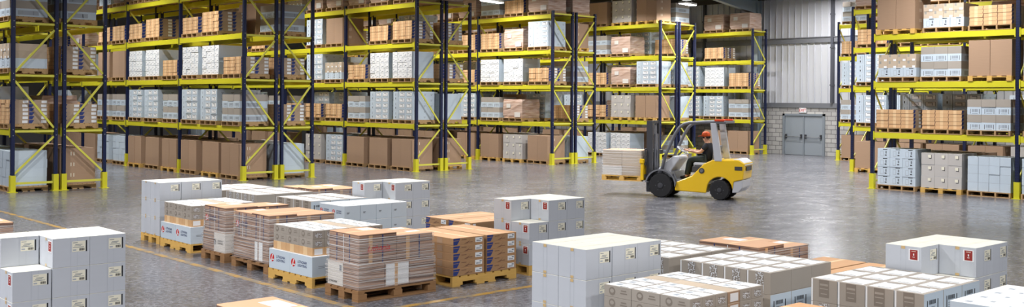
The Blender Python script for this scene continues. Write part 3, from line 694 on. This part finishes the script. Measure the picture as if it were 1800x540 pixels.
def taupe_stack(x, y, variant, phrase):
    fpal(x-.01, y-.01, 1.19, 1.19, 'block_x', 'wood_b', f'pallet under {phrase}')
    for l in range(3):
        for i in range(3):
            for j in range(4):
                if l < 2 and i > 0 and j > 0: continue
                key = ('taupe_carton_low' if l < 2 else 'taupe_carton_plain') if variant == 0 else ('taupe_carton_low' if l < 2 else 'taupe_carton_white')
                put('taupe_carton', key, (x+i*(XG+.004), y+j*(YG+.005), PZ+l*(HG+.001)), f'taupe carton, {LAY[l]}, row {j+1}, column {i+1}, {phrase}', 'carton', f'cartons of {phrase}', True, jit=.002)
taupe_stack(9.17, 6.1, 0, 'taupe stack beyond grey-carton stack')
taupe_stack(9.25, 4.5, 1, 'taupe stack with white label sides')
taupe_stack(9.15, 7.42, 0, 'taupe stack behind central white stack')
taupe_stack(9.2, 18.36, 0, 'taupe stack behind far white stack')
taupe_stack(9.25, 17.07, 0, 'taupe stack before far wrapped pallet')
taupe_stack(9.4, 15.45, 1, 'taupe stack behind emblem cartons')
def cool_stack(x, y, nx, ny, nl, phrase, key='cool_white_carton'):
    h = DIM[key][2]+.001
    fpal(x-.01, y-.01, nx*.308+.02, ny*.37+.02, 'block_x', 'wood_y', f'pallet under {phrase}')
    for l in range(nl):
        for i in range(nx):
            for j in range(ny):
                if l < nl-1 and i > 0 and j > 0: continue
                put('cool_white_carton', key, (x+i*.308, y+j*.369, PZ+l*h), f'pale blue-white carton '+('with emblem' if h > .24 else 'without emblem')+f', layer {l+1}, row {j+1}, column {i+1}, {phrase}', 'carton', f'cartons of {phrase}', True, jit=.002)
cool_stack(9.1, 13.95, 4, 2, 3, 'emblem pile before stepped stack')
cool_stack(9.13, 3.1, 4, 3, 3, 'plain pile beside taupe cartons', 'cool_white_low')
def slim_stack(x, y, turned, phrase):
    fpal(x, y, 1.2, 1.2, 'sx' if not turned else 'sy', 'wood_y', f'yellow pine pallet under {phrase}')
    for l in range(5):
        for i in range(2):
            for j in range(2):
                if turned: key = 'slim_carton_turned'; p = (x+i*.6, y+.01+j*.605, PZ+l*.106)
                else: key = 'slim_carton'; p = (x+.01+i*.615, y+j*.6, PZ+l*.106)
                put('slim_carton', key, p, f'printed kraft carton, layer {l+1}, {("near", "far")[j]} row, stack {i+1}, {phrase}', 'carton', f'cartons of {phrase}', True, jit=.004)
slim_stack(9.03, 11.13, False, 'printed pile by big wrapped pallet')
slim_stack(10.42, 12.36, True, 'printed pile behind printed pile')
slim_stack(10.38, 5.74, True, 'printed pile behind taupe stack')
slim_stack(7.55, 4.3, False, 'printed pile before taupe stack')
WRAPS = []
def wrap_stack(x, y, lx, ly, h, seed, phrase, spec):
    fpal(x, y, lx, ly, 'block_x', 'wood_d', f'worn block pallet under {phrase}'); WRAPS.append((x, y, lx, ly, h, seed, phrase, spec)); BLK.append((x, x+lx, y, y+ly, .144, .144+h))
wrap_stack(7.6, 15.05, 1.2, .8, .72, 1, 'wrapped load with white emblem carton', dict(white='near', emblem=1))
wrap_stack(7.6, 13.67, 1.2, 1.14, .72, 2, 'wrapped load with stepped lid', dict(white='mid', emblem=1))
wrap_stack(7.43, 11.06, 1.26, .78, .71, 3, 'wrapped load with red script', dict(white='far', script=1))
wrap_stack(10.5, 17.2, 1.15, 1.2, .72, 4, 'low wrapped load beyond taupe cartons', dict())
wrap_stack(10.37, 7.05, 1.15, .95, .73, 5, 'wrapped load behind taupe stacks', dict())
wrap_stack(3.5, 12.85, 1.2, 1.15, .72, 6, 'wrapped load behind stepped stack', dict())
wrap_stack(3.4, 15.1, 1.15, 1.1, .74, 7, 'farther wrapped load outside floor line', dict())
wrap_stack(3.45, 6.95, 1.15, 1.2, .72, 8, 'wrapped load lying nearest the camera', dict(split=1))
# ------------------------------------------------------------------ camera
cam = bpy.data.cameras.new('camera'); co = bpy.data.objects.new('camera', cam); COL.objects.link(co)
AL = math.atan2(1654, 1819); ROLL = .0074; F = 1819.0
cam.sensor_width = 36; cam.lens = 36*F/1800; cam.shift_y = -(270-176)/1800; cam.clip_end = 300; cam.clip_start = .05
co.matrix_world = Matrix.Translation((0, 0, 2.6)) @ Matrix.Rotation(-AL, 4, 'Z') @ Matrix.Rotation(PI/2, 4, 'X') @ Matrix.Rotation(ROLL, 4, 'Z')
SC.camera = co
# ------------------------------------------------------------------ rank what is seen, then link objects
def rank():
    vs, fs, own = [], [], []
    def add(x0, x1, y0, y1, z0, z1, i):
        n = len(vs); vs.extend(((x0, y0, z0), (x1, y0, z0), (x1, y1, z0), (x0, y1, z0), (x0, y0, z1), (x1, y0, z1), (x1, y1, z1), (x0, y1, z1)))
        for q in ((3, 0, 4, 7), (0, 1, 5, 4), (4, 5, 6, 7), (1, 2, 6, 5), (2, 3, 7, 6), (0, 3, 2, 1)): fs.append(tuple(n+k for k in q)); own.append(i)
    for i, d in enumerate(D):
        lx, ly, lz = DIM[d['mesh']]; x, y, z = d['loc']; add(x, x+lx, y, y+ly, z, z+lz, i); d['n'] = 0
    for q in BLK: add(*q, -1)
    t = BVHTree.FromPolygons(vs, fs); rot = co.matrix_world.to_3x3(); o = Vector((0, 0, 2.6))
    for py in range(1, 540, 2):
        for px in range(1, 1800, 2):
            v = rot @ Vector((px-900, 176-py, -F))
            h = t.ray_cast(o, v)
            if h[2] is not None:
                k = own[h[2]]
                if k >= 0: D[k]['n'] += 1
rank()
CAP = {'wooden_pallet': 290}
by = {}
for i, d in enumerate(D): by.setdefault(d['name'], []).append(d)
rest = {}
for nm, ds in by.items():
    ds.sort(key=lambda d: -d['n'])
    for k, d in enumerate(ds):
        if k < CAP.get(nm, 270) and d['n'] >= 4:
            x, y, z = d['loc']; j = d['jit']*.35
            o = link(nm, ME[d['mesh']], None, (x+R.uniform(-j, j), y+R.uniform(-j, j)*.5, z), d['rz'])
            tag(o, d['label'], d['cat'], d['group'])
            for kn, km, kl in d['kids'] or (): link(kn, km, o, kl)
        else: rest.setdefault(nm, []).append(d)
for nm, ds in rest.items():
    mb_v, mb_f, mi, mats = [], [], [], []
    for d in ds:
        me = ME[d['mesh']]; n = len(mb_v); x, y, z = d['loc']
        mb_v += [(v.co.x+x, v.co.y+y, v.co.z+z) for v in me.vertices]
        loc = []
        for m in me.materials:
            if m not in mats: mats.append(m)
            loc.append(mats.index(m))
        for p in me.polygons: mb_f.append(tuple(n+i for i in p.vertices)); mi.append(loc[p.material_index])
    me = bpy.data.meshes.new(nm+'_mass'); me.from_pydata(mb_v, [], mb_f)
    for m in mats: me.materials.append(m)
    me.polygons.foreach_set('material_index', mi)
    w = nm.replace('_', ' ')
    tag(link(nm+'_mass', me), f'remaining {w}s stacked deep in racks and behind other loads', w.split()[-1], None, 'stuff')
print('KINDS', {k: (sum(1 for d in v if d['n'] >= 4), len(v)) for k, v in by.items()})
# ------------------------------------------------------------------ foreground pallets with parts
for x, y, lx, ly, style, wood, lab in FPAL:
    deck, low = pallet_parts(lx, ly, style, wood)
    root = tag(link('wooden_pallet', deck.mesh('wooden_pallet'), None, (x, y, 0)), lab, 'pallet', 'pallets on the floor')
    for nm, m in low: link(nm, m.mesh(nm), root)
# ------------------------------------------------------------------ film-wrapped loads
for x, y, lx, ly, h, seed, phrase, sp in WRAPS:
    rr = random.Random(seed)
    root = tag(link('wrapped_load', None, None, (x, y, .146)), f'film wrapped brown {phrase[8:]}' if len(phrase.split()) > 3 else phrase, 'wrapped load', 'film wrapped loads on the floor')
    root['label'] = 'brown film-'+phrase+', on a worn pallet'
    t = .02; zl = .32
    def carton(x0, x1, y0, y1, z0, z1, kk, top, extra=None, name='carton'):
        b = MB(); b.cbox(x0+.003, x1-.003, y0+.003, y1-.003, z0, z1-.002, kk, .006, top=top)
        if extra: extra(b)
        return link(name, b.mesh(name), root)
    # lower tier
    wn = sp.get('white')
    ny = 2; 
    for i in range(3):
        for j in range(2):
            x0 = t+(lx-2*t)*i/3; x1 = t+(lx-2*t)*(i+1)/3; y0 = t+(ly-2*t)*j/2; y1 = t+(ly-2*t)*(j+1)/2
            kk, ex, nm = 'wrapbrown', None, 'carton'
            if wn == 'near' and i == 0 and j == 0:
                kk = 'wrapwhite'; nm = 'white_carton'
                ex = lambda b, x0=x0, y0=y0, y1=y1: logo(b, '-x', (x0-.001, (y0+y1)/2-.01, .16), .1, 'ink', 'ink')
            elif wn == 'far' and i == 0 and j == 1:
                kk = 'wrapwhite'; nm = 'white_carton'
                ex = lambda b, x0=x0, y0=y0, y1=y1: (b.fx(x0, y0+.03, y0+.075, .2, .28, 'grey_ink'), b.text('LITHONIA', .045, (x0, (y0+y1)/2+.05, .05), '-x', 'ink', .25))
            elif wn == 'far' and i == 1 and j == 0:
                ex = lambda b, x0=x0, x1=x1, y0=y0: (b.fy(y0, x0+.02, x0+.16, .02, .3, 'paper'), b.fy(y0, x0+.21, x1-.02, .02, .3, 'paper'), b.fy(y0, x0+.16, x0+.21, 0, .315, 'orange'))
            elif wn == 'mid' and i == 0 and j == 0:
                ex = lambda b, x0=x0, y0=y0, y1=y1: (b.fx(x0, y0+.33, y0+.42, .02, .3, 'paper'), b.fx(x0, y0+.18, y0+.3, .02, .3, 'paper'))
            carton(x0, x1, y0, y1, 0, zl, kk, 'wrapbrown', ex, nm)
    # upper tier, slightly uneven lids
    s = .035
    cells = [(0, .5, 0, 1), (.5, 1, 0, .5), (.5, 1, .5, 1)] if seed % 2 else [(0, .42, 0, .5), (0, .42, .5, 1), (.42, 1, 0, 1)]
    if sp.get('split'): cells = [(.5, 1, 0, 1), (0, .5, 0, 1)]
    for c, (a0, a1, c0, c1) in enumerate(cells):
        x0 = s+(lx-2*s)*a0; x1 = s+(lx-2*s)*a1; y0 = s+(ly-2*s)*c0; y1 = s+(ly-2*s)*c1
        z1 = h-(0 if c == 0 else rr.choice((.012, .03, .05)))
        if sp.get('split') and c == 1: z1 = h-.07
        def ex(b, x0=x0, x1=x1, y0=y0, y1=y1, z1=z1, c=c):
            b.fz(z1-.0015, x0+.02, x1-.02, (y0+y1)/2-.03, (y0+y1)/2+.03, 'orange_lt')
            if rr.random() < .7: b.fz(z1-.001, x0+(x1-x0)*.55, x0+(x1-x0)*.9, y0+(y1-y0)*.55, y0+(y1-y0)*.85, 'paper')
            if x0 < .1:
                for u in (.3, .72): b.fx(x0, y0+(y1-y0)*u, y0+(y1-y0)*u+.018, zl+.01, z1-.02, 'navy_ink')
                b.fx(x0, y0+(y1-y0)*.5, y0+(y1-y0)*.5+.012, zl+.01, z1-.02, 'paper')
            if y0 < .1:
                b.fy(y0, x0+(x1-x0)*.6, x0+(x1-x0)*.6+.02, zl+.01, z1-.02, 'navy_ink'); b.fy(y0, x0+(x1-x0)*.25, x0+(x1-x0)*.35, zl+.01, z1-.02, 'orange')
            if sp.get('emblem') and x0 < .1 and (y1 > ly-.1): logo(b, '-x', (x0-.001, y1-.28, zl+.2), .12, 'logo_red', 'navy_ink')
            if sp.get('script') and c == 0:
                b.text('Lithonia', .11, (x0+.3, y0-.001, zl+.2), '-y', 'logo_red', .4); b.fy(y0-.001, x0+.05, x0+.56, zl+.15, zl+.156, 'logo_red')
        carton(x0, x1, y0, y1, zl, z1, 'wrapbrown', 'wrapwhite' if (sp.get('split') and c == 1) else 'wraptop', ex)
    b = lump(.004, lx-.004, .004, ly-.004, .0, zl+.02, 'film', None, .006, seed, 6, 6)
    lump(s-.014, lx-s+.014, s-.014, ly-s+.014, zl+.0, h-.05, 'film', None, .006, seed+20, 7, 6, mb=b)
    tag(link('stretch_film', b.mesh('stretch_film', smooth=True), root), 'clear gathered stretch film')
for x, y, z in T2: pass
# ------------------------------------------------------------------ forklift (origin: ground under the front axle, +x forward, +y its near side)
FH = math.atan2(.925, -.38)
FX, FY = 22.26, 18.16
fl = tag(link('forklift', None, None, (FX, FY, 0), FH), 'yellow and grey forklift truck carrying a wrapped pallet', 'forklift')
def part(nm, mb, parent=None, smooth=False, label=None, bevel=0, fix=True):
    o = link(nm, mb.mesh(nm, smooth, fix), parent or fl)
    if bevel:
        m = o.modifiers.new('b', 'BEVEL'); m.width = bevel; m.segments = 2; m.limit_method = 'ANGLE'
    if label: o['label'] = label
    return o
RXW, RR, FR = -1.6, .265, .325
arch = [(RXW+.34*math.cos(t), .27+.34*math.sin(t)) for t in [PI*(.02+.96*i/9) for i in range(10)]]
b = MB(); b.prism([(-.38, .2), (-1.24, .17)]+arch+[(-1.98, .5), (-2.22, .56), (-2.26, .98), (-2.1, 1.07), (-1.4, 1.05), (-1.18, .95), (-.86, .62), (-.42, .44)], -.5, .5, 'fl_yellow')
part('body', b, bevel=.03, label='yellow body and counterweight')
b = MB(); b.prism([(-1.93, .2), (-2.1, .22), (-2.2, .34), (-2.21, .55), (-1.96, .5)], -.48, .48, 'fl_light'); part('lower_counterweight', b, bevel=.02, label='light grey lower counterweight')
b = MB(); b.prism([(-1.95, 1.0), (-2.27, .92), (-2.24, 1.0), (-2.12, 1.085), (-1.95, 1.085)], -.46, .46, 'fl_light'); part('rear_cover', b, bevel=.015, label='silver rear cover')
b = MB(); b.cbox(-2.2, -2.0, .505, .512, .8, .9, 'fl_dark', .003); b.cbox(-2.272, -2.262, -.3, .3, .78, .9, 'fl_dark', .003); part('vent', b, label='black vent recess')
b = MB(); b.lathe([(.075, 0), (.075, .012), (.055, .016)], (-1.12, .5, .76), 'fl_dark', 20); b.lathe([(.045, 0), (.045, .006)], (-1.12, .516, .76), 'fl_grey', 16); part('fuel_cap', b, label='black round fuel cap')
fa = [(.40*math.cos(t), .33+.40*math.sin(t)) for t in [PI*(.08+.84*i/9) for i in range(10)]]
b = MB(); b.prism([(.33, .4)]+[(.44*math.cos(t), .33+.44*math.sin(t)) for t in [PI*(.05+.9*i/9) for i in range(10)]]+[(-.4, .3)]+fa[::-1], .18, .56, 'fl_grey'); b.prism([(.33, .4)]+[(.44*math.cos(t), .33+.44*math.sin(t)) for t in [PI*(.05+.9*i/9) for i in range(10)]]+[(-.4, .3)]+fa[::-1], -.56, -.18, 'fl_grey')
part('front_fender', b, label='grey front fender')
b = MB(); b.prism([(-.36, .3), (-.88, .3), (-.88, .5), (-.46, .5), (-.36, .72)], -.49, .49, 'fl_grey'); part('floor_pan', b, bevel=.02, label='grey step and floor')
b = MB(); b.prism([(.12, .55), (.1, .78), (-.3, 1.12), (-.46, 1.12), (-.5, 1.04), (-.26, .72), (-.26, .5)], -.42, .42, 'fl_light'); part('dashboard', b, bevel=.03, label='light grey dashboard cowl')
b = MB(); b.prism([(-.8, .5), (-1.42, .5), (-1.42, .86), (-.84, .86)], -.4, .4, 'fl_dark'); b.cbox(-.98, -.8, .402, .41, .62, .7, 'fl_light', .002); part('engine_hood', b, bevel=.03, label='charcoal engine hood below the seat')
b = MB(); b.cbox(-1.38, -.82, -.24, .24, .862, .96, 'fl_light', .03); seat = part('seat', b, label='pale grey seat')
b = MB(); b.prism([(-1.3, .94), (-1.42, 1.42), (-1.5, 1.42), (-1.44, .94)], -.24, .24, 'fl_grey'); part('backrest', b, bevel=.03)
b = MB(); b.tube([(-.28, 0, 1.08), (-.44, 0, 1.24)], .025, 'fl_dark', 8); part('steering_column', b)
b = MB(); cx0, cz0 = -.46, 1.27
dirx = Vector((-.55, 0, .83)); uu = Vector((.83, 0, .55)); vv = Vector((0, 1, 0)); c0 = Vector((cx0, 0, cz0))
b.tube([c0+.17*(math.cos(t*PI/12)*uu+math.sin(t*PI/12)*vv) for t in range(25)], .015, 'fl_light', 8, False)
for t in (0, 2*PI/3, 4*PI/3): b.tube([c0, c0+.17*(math.cos(t)*uu+math.sin(t)*vv)], .011, 'fl_light', 6)
part('steering_wheel', b, smooth=True, label='pale steering wheel')
# overhead guard
for sg in (1, -1):
    yy = sg*.47
    b = MB(); b.tube([(.02, yy, .62), (-.12, yy, 1.15), (-.38, yy, 1.72), (-.5, yy, 1.9), (-.62, yy, 1.99), (-.78, yy, 2.03), (-1.2, yy, 2.05), (-1.75, yy, 2.05)], .042, 'fl_grey', 10); part('front_pillar', b, smooth=True)
    b = MB(); b.prism([(-1.34, 2.04), (-1.5, 2.04), (-1.66, 1.02), (-1.46, 1.02)], yy-.045, yy+.045, 'fl_light'); part('rear_pillar', b, bevel=.02, label='bright grey rear pillar')
b = MB()
for k in range(7): y = -.4+.8*k/6; b.bar((-.74, y, 2.04), (-1.72, y, 2.05), .03, .03, 'fl_grey')
b.bar((-.74, -.47, 2.03), (-.74, .47, 2.03), .05, .04, 'fl_grey'); b.bar((-1.72, -.5, 2.05), (-1.72, .5, 2.05), .07, .06, 'fl_grey'); part('guard_roof', b)
for sg in (1, -1):
    b = MB(); b.cbox(-1.72, -1.46, sg*.46-.06, sg*.46+.06, 2.075, 2.13, 'beacon', .012); part('beacon', b, label='orange-red roof light')
# mast
for sg in (1, -1):
    b = MB(); y = sg*.3
    b.box(.3, .46, y-.045, y+.045, .12, 2.06, 'fl_dark'); b.box(.34, .42, y-sg*.12-.03, y-sg*.12+.03, .15, 2.0, 'fl_grey'); part('mast_rail', b, label='charcoal mast rail')
for z in (.35, 1.2, 1.98): b = MB(); b.box(.31, .4, -.3, .3, z, z+.08, 'fl_dark'); part('mast_crossbar', b)
b = MB(); b.tube([(.3, .1, .2), (.3, .1, 1.7)], .035, 'fl_grey', 10); b.tube([(.3, -.1, .2), (.3, -.1, 1.7)], .035, 'fl_grey', 10); b.tube([(.3, .1, 1.7), (.3, .1, 1.95)], .02, 'chrome', 8); part('lift_cylinder', b)
b = MB(); b.text('FORKLIFT', .01, (0, 0, -50), '-y', 'paper') if False else None
b.box(.455, .5, -.42, .42, .5, .6, 'fl_dark'); b.box(.455, .5, -.42, .42, .84, .94, 'fl_dark')
for y in (-.4, -.2, 0, .2, .4): b.bar((.48, y, .94), (.48, y, 1.28), .03, .03, 'fl_dark')
b.bar((.48, -.42, 1.28), (.48, .42, 1.28), .04, .04, 'fl_dark'); part('carriage', b, label='charcoal fork carriage and load backrest')
for sg in (1, -1):
    b = MB(); y = sg*.26; b.prism([(.5, .9), (.55, .9), (.55, .47), (1.6, .455), (1.6, .44), (.52, .425), (.5, .44)], y-.06, y+.06, 'fl_yellow'); part('fork', b, label='yellow fork')
b = MB(); b.cbox(.5, .58, .4, .5, .44, .98, 'fl_yellow', .01); b.cbox(.49, .6, .38, .52, .9, 1.02, 'fl_yellow', .01); part('side_clamp', b, label='yellow side clamp')
b = MB(); b.cbox(-.06, .02, .5, .6, 1.18, 1.3, 'fl_dark', .01); part('headlamp', b)
def wheel(nm, x, y, r, w, lab):
    b = MB(); b.lathe([(r*.62, -w/2), (r*.93, -w/2), (r, -w*.32), (r, w*.32), (r*.93, w/2), (r*.62, w/2)], (x, y, r), 'rubber', 36)
    for k in range(18):
        t = k*2*PI/18; c = Vector((x+r*.985*math.cos(t), y, r+r*.985*math.sin(t))); b.bar(c+Vector((0, -w*.42, 0)), c+Vector((0, w*.42, 0)), .035, .022, 'rubber', (math.cos(t), 0, math.sin(t)))
    o = part(nm, b, label=lab); s = 1 if y > 0 else -1
    b = MB(); e = y+s*w/2; b.lathe([(r*.6, e-s*.06), (r*.6, e-s*.0), (r*.5, e-s*.03), (r*.28, e-s*.04), (r*.22, e+s*.01), (r*.1, e+s*.015)] if True else [], (x, 0, r), 'fl_dark', 28); part('hub', b, o, label='charcoal wheel hub')
    b = MB()
    for k in range(6): t = k*PI/3; b.tube([(x+r*.4*math.cos(t), e-s*.03, r+r*.4*math.sin(t)), (x+r*.4*math.cos(t), e+s*.0, r+r*.4*math.sin(t))], .014, 'fl_grey', 6)
    part('wheel_nut', b, o)
for sg in (1, -1): wheel('front_wheel', 0, sg*.43, FR, .25, None); wheel('rear_wheel', RXW, sg*.42, RR, .2, None)
b = MB(); b.tube([(0, -.4, FR), (0, .4, FR)], .06, 'fl_dark', 10); b.tube([(RXW, -.4, RR), (RXW, .4, RR)], .05, 'fl_dark', 10); part('axle', b)
# the load on the forks
FM = Matrix.Translation((FX, FY, 0)) @ Matrix.Rotation(FH, 4, 'Z')
def local(x, y, z): return FM @ Vector((x, y, z))
deck, low = pallet_parts(1.16, .9, 'block_x', 'wood_y')
pr = tag(link('wooden_pallet', deck.mesh('wooden_pallet'), None, local(.56, -.45, .4), FH), 'pine pallet raised on the forklift forks', 'pallet', 'pallets on the floor')
for nm, m in low: link(nm, m.mesh(nm), pr)
root = tag(link('wrapped_load', None, None, local(.56, -.45, .546), FH), 'pinkish film-wrapped cartons carried on the forklift forks', 'wrapped load')
for i in range(2):
    for j in range(2):
        b = MB(); k = 'wrapwhite' if (i == 1 and j == 0) else 'beige'
        b.cbox(.02+.56*i, .02+.56*i+.555, .03, .87, .26*j if j == 0 else .261, .26 if j == 0 else .7, k, .008, top='wraptop'); link('white_carton' if k == 'wrapwhite' else 'carton', b.mesh('carton'), root)
b = lump(.0, 1.16, .01, .89, 0, .715, 'film', None, .008, 50, 8, 6); tag(link('stretch_film', b.mesh('stretch_film', True), root), 'clear gathered stretch film')
# ------------------------------------------------------------------ operator, sitting; one skinned body with clothing children
def skinned(nm, pts, edges, k, parent=None, sub=2, root=0):
    me = bpy.data.meshes.new(nm); bm = bmesh.new(); sl = bm.verts.layers.skin.verify(); vs = []
    for i, p in enumerate(pts):
        v = bm.verts.new(p[:3]); r = p[3]; v[sl].radius = (r, p[4] if len(p) > 4 else r); v[sl].use_root = (i == root); vs.append(v)
    for a, c in edges: bm.edges.new((vs[a], vs[c]))
    bm.to_mesh(me); bm.free(); me.materials.append(M[k])
    o = link(nm, me, parent); s = o.modifiers.new('s', 'SKIN'); s.use_smooth_shade = True; s.use_x_symmetry = False; s.use_y_symmetry = False; s.use_z_symmetry = False
    u = o.modifiers.new('u', 'SUBSURF'); u.levels = sub; u.render_levels = sub
    return o
P = [(-1.14, 0, 1.06, .14, .1), (-1.17, 0, 1.22, .135, .09), (-1.18, 0, 1.38, .15, .095), (-1.16, 0, 1.46, .075), (-1.13, 0, 1.51, .062), (-1.1, 0, 1.57, .088), (-1.1, 0, 1.67, .098), (-1.1, 0, 1.74, .06),
     (-1.17, .19, 1.43, .06), (-1.0, .25, 1.22, .048), (-.64, .15, 1.27, .03), (-.6, .14, 1.29, .032),
     (-1.17, -.19, 1.43, .06), (-1.0, -.25, 1.22, .048), (-.66, -.16, 1.27, .03), (-.62, -.15, 1.29, .032),
     (-1.08, .1, 1.03, .095), (-.7, .14, 1.03, .07), (-.62, .14, .72, .05), (-.6, .14, .56, .04), (-.46, .14, .535, .036),
     (-1.08, -.1, 1.03, .095), (-.7, -.14, 1.03, .07), (-.62, -.14, .72, .05), (-.6, -.14, .56, .04), (-.46, -.14, .535, .036)]
Eg = [(0, 1), (1, 2), (2, 3), (3, 4), (4, 5), (5, 6), (6, 7), (2, 8), (8, 9), (9, 10), (10, 11), (2, 12), (12, 13), (13, 14), (14, 15), (0, 16), (16, 17), (17, 18), (18, 19), (19, 20), (0, 21), (21, 22), (22, 23), (23, 24), (24, 25)]
for hv, sg in ((11, 1), (15, -1)):                         # five fingers closing on the wheel rim
    hx, hy, hz = P[hv][:3]
    for k, (dy, ln) in enumerate(((.026, .05), (.009, .058), (-.009, .054), (-.026, .044))):
        n = len(P); P += [(hx+.035, hy+dy*sg, hz+.02, .009), (hx+.035+ln*.5, hy+dy*sg, hz+.012, .0085), (hx+.03+ln*.55, hy+dy*sg, hz-.02, .008)]; Eg += [(hv, n), (n, n+1), (n+1, n+2)]
    n = len(P); P += [(hx+.01, hy+.036*sg, hz-.015, .01), (hx+.035, hy+.03*sg, hz-.03, .009)]; Eg += [(hv, n), (n, n+1)]
body = skinned('person', P, Eg, 'skin'); body.location = (FX, FY, 0); body.rotation_euler = (0, 0, FH)
tag(body, 'person in orange cap and black shirt driving the forklift, hands on wheel', 'person')
sh = [(-1.13, 0, .99, .185, .15), (-1.15, 0, 1.12, .18, .145), (-1.175, 0, 1.36, .19, .15), (-1.155, 0, 1.455, .11, .105), (-1.17, .195, 1.43, .075), (-1.06, .235, 1.3, .066), (-1.17, -.195, 1.43, .075), (-1.06, -.235, 1.3, .066)]
skinned('shirt', sh, [(0, 1), (1, 2), (2, 3), (2, 4), (4, 5), (2, 6), (6, 7)], 'shirt', body)['label'] = 'black short-sleeved shirt'
tr = [(-1.14, 0, 1.06, .19, .155)]+[q for s in (1, -1) for q in ((-1.06, s*.1, 1.04, .118), (-.7, s*.14, 1.035, .084), (-.63, s*.14, .74, .066), (-.6, s*.14, .6, .06))]
skinned('trousers', tr, [(0, 1), (1, 2), (2, 3), (3, 4), (0, 5), (5, 6), (6, 7), (7, 8)], 'trousers', body)['label'] = 'dark trousers'
for s in (1, -1): skinned('shoe', [(-.63, s*.14, .55, .05), (-.54, s*.14, .545, .045), (-.43, s*.14, .54, .038)], [(0, 1), (1, 2)], 'shoe', body)
b = MB(); b.lathe([(.112, -.03), (.116, .02), (.105, .07), (.07, .1), (.02, .112)], (-1.1, 0, 1.68), 'cap', 20, 'z'); b.prism([(-1.02, 1.67), (-.9, 1.655), (-.9, 1.665), (-1.02, 1.687)], -.075, .075, 'cap')
o = link('cap', b.mesh('cap', True, True), body); o['label'] = 'orange peaked cap'
b = MB(); b.lathe([(.099, -.075), (.108, -.04), (.112, -.02)], (-1.115, 0, 1.68), 'hair', 20, 'z'); link('hair', b.mesh('hair', True, True), body)
b = MB()
for s in (1, -1):
    b.lathe([(.004, -.004), (.011, 0), (.004, .004)], (-1.028, s*.033, 1.635), 'ink', 10); b.lathe([(.008, -.012), (.028, 0), (.012, .012)], (-1.11, s*.098, 1.625), 'skin', 12)
b.prism([(-1.035, 1.635), (-1.0, 1.59), (-1.035, 1.585)], -.014, .014, 'skin'); b.box(-1.05, -1.03, -.02, .02, 1.548, 1.554, 'red'); link('face', b.mesh('face', False, True), body)
# ------------------------------------------------------------------ lamps
def lamp(x, y, z, w, label, size=(1.2, .35), rz=0, sp=150):
    root = tag(link('high_bay_lamp', None, None, (x, y, z), rz), label, 'ceiling lamp', 'ceiling lamps')
    b = MB(); L, S = .62, .17
    b.prism([(-L, .02), (L, .02), (L*.94, .1), (-L*.94, .1)], -S, S, 'lamp_body'); link('housing', b.mesh('housing', fix=True), root)
    b = MB(); b.box(-L+.03, L-.03, -S+.02, S-.02, -.004, .018, 'lamp'); link('diffuser', b.mesh('diffuser'), root)
    b = MB()
    for sx in (-.4, .4): b.tube([(sx, 0, .1), (sx*.8, 0, roofz(x)-z)], .012, 'lamp_body', 6)
    link('hanger', b.mesh('hanger'), root)
    l = bpy.data.lights.new('lamp_light', 'AREA'); l.shape = 'RECTANGLE'; l.size, l.size_y = size; l.energy = w; l.color = (1.0, .985, .985); l.spread = math.radians(sp)
    lo = bpy.data.objects.new('lamp_light', l); COL.objects.link(lo); lo.parent = root; lo.location = (0, 0, -.02)
lamp(36.7, 28.8, 6.9, 150, 'white linear lamp hanging before the fifth rack end', rz=AL*.3)
lamp(27.7, 31.7, 6.58, 120, 'white linear lamp hanging over the fourth rack', rz=AL*.3)
for k, (x, y, wt) in enumerate(((-4, -5, 650), (-5, 3, 900), (4, -5, 600), (12, -4, 500), (3, 4, 300), (10, 3, 200), (-5, 12, 1400), (3, 12, 300), (10, 12, 150), (17, 5, 260), (17, 12, 260), (3, 21, 600), (10, 21, 600), (17, 21, 640), (24, 13, 180), (24, 21.5, 800), (31, 20, 330), (31, 25, 420), (37, 24, 420))):  # unseen lamps; those behind the camera added as fill for camera-facing sides
    lamp(x, y, 8.3, wt, f'linear ceiling lamp {k+1} added out of view over the open floor')
lamp(42.2, 25.2, 7.7, 480, 'linear ceiling lamp close to the end wall before the double door', rz=PI/2, sp=175)
for i in range(6):                                         # lamps along the aisles between racks
    xa = ROWX[i]-2.4
    for j, y in enumerate((31.5, 36.5, 42)):
        lamp(xa, y, 7.6, 235, f'linear ceiling lamp in the aisle before {RN[i]}, position {j+1}', rz=PI/2, sp=135)
for i, (x, ys) in enumerate(((27, (13, 6)), (33.6, (17, 11)), (40, (21, 15)))):
    for j, y in enumerate(ys): lamp(x, y, 7.4, 260, f'linear ceiling lamp before the short racks, aisle {i+1}, position {j+1}', rz=PI/2)
w = bpy.data.worlds.new('w'); SC.world = w; w.use_nodes = True
w.node_tree.nodes['Background'].inputs[0].default_value = (.75, .85, 1, 1); w.node_tree.nodes['Background'].inputs[1].default_value = .02
# ------------------------------------------------------------------ view
vs_ = SC.view_settings; vs_.view_transform = 'Standard'; vs_.look = 'None'; vs_.gamma = 1; vs_.exposure = 0; vs_.use_curve_mapping = False
SC.cycles.use_denoising = True; SC.cycles.max_bounces = 8; SC.cycles.diffuse_bounces = 2; SC.cycles.glossy_bounces = 3; SC.cycles.transparent_max_bounces = 12; SC.cycles.caustics_reflective = False; SC.cycles.caustics_refractive = False
SC.cycles.sample_clamp_indirect = 4
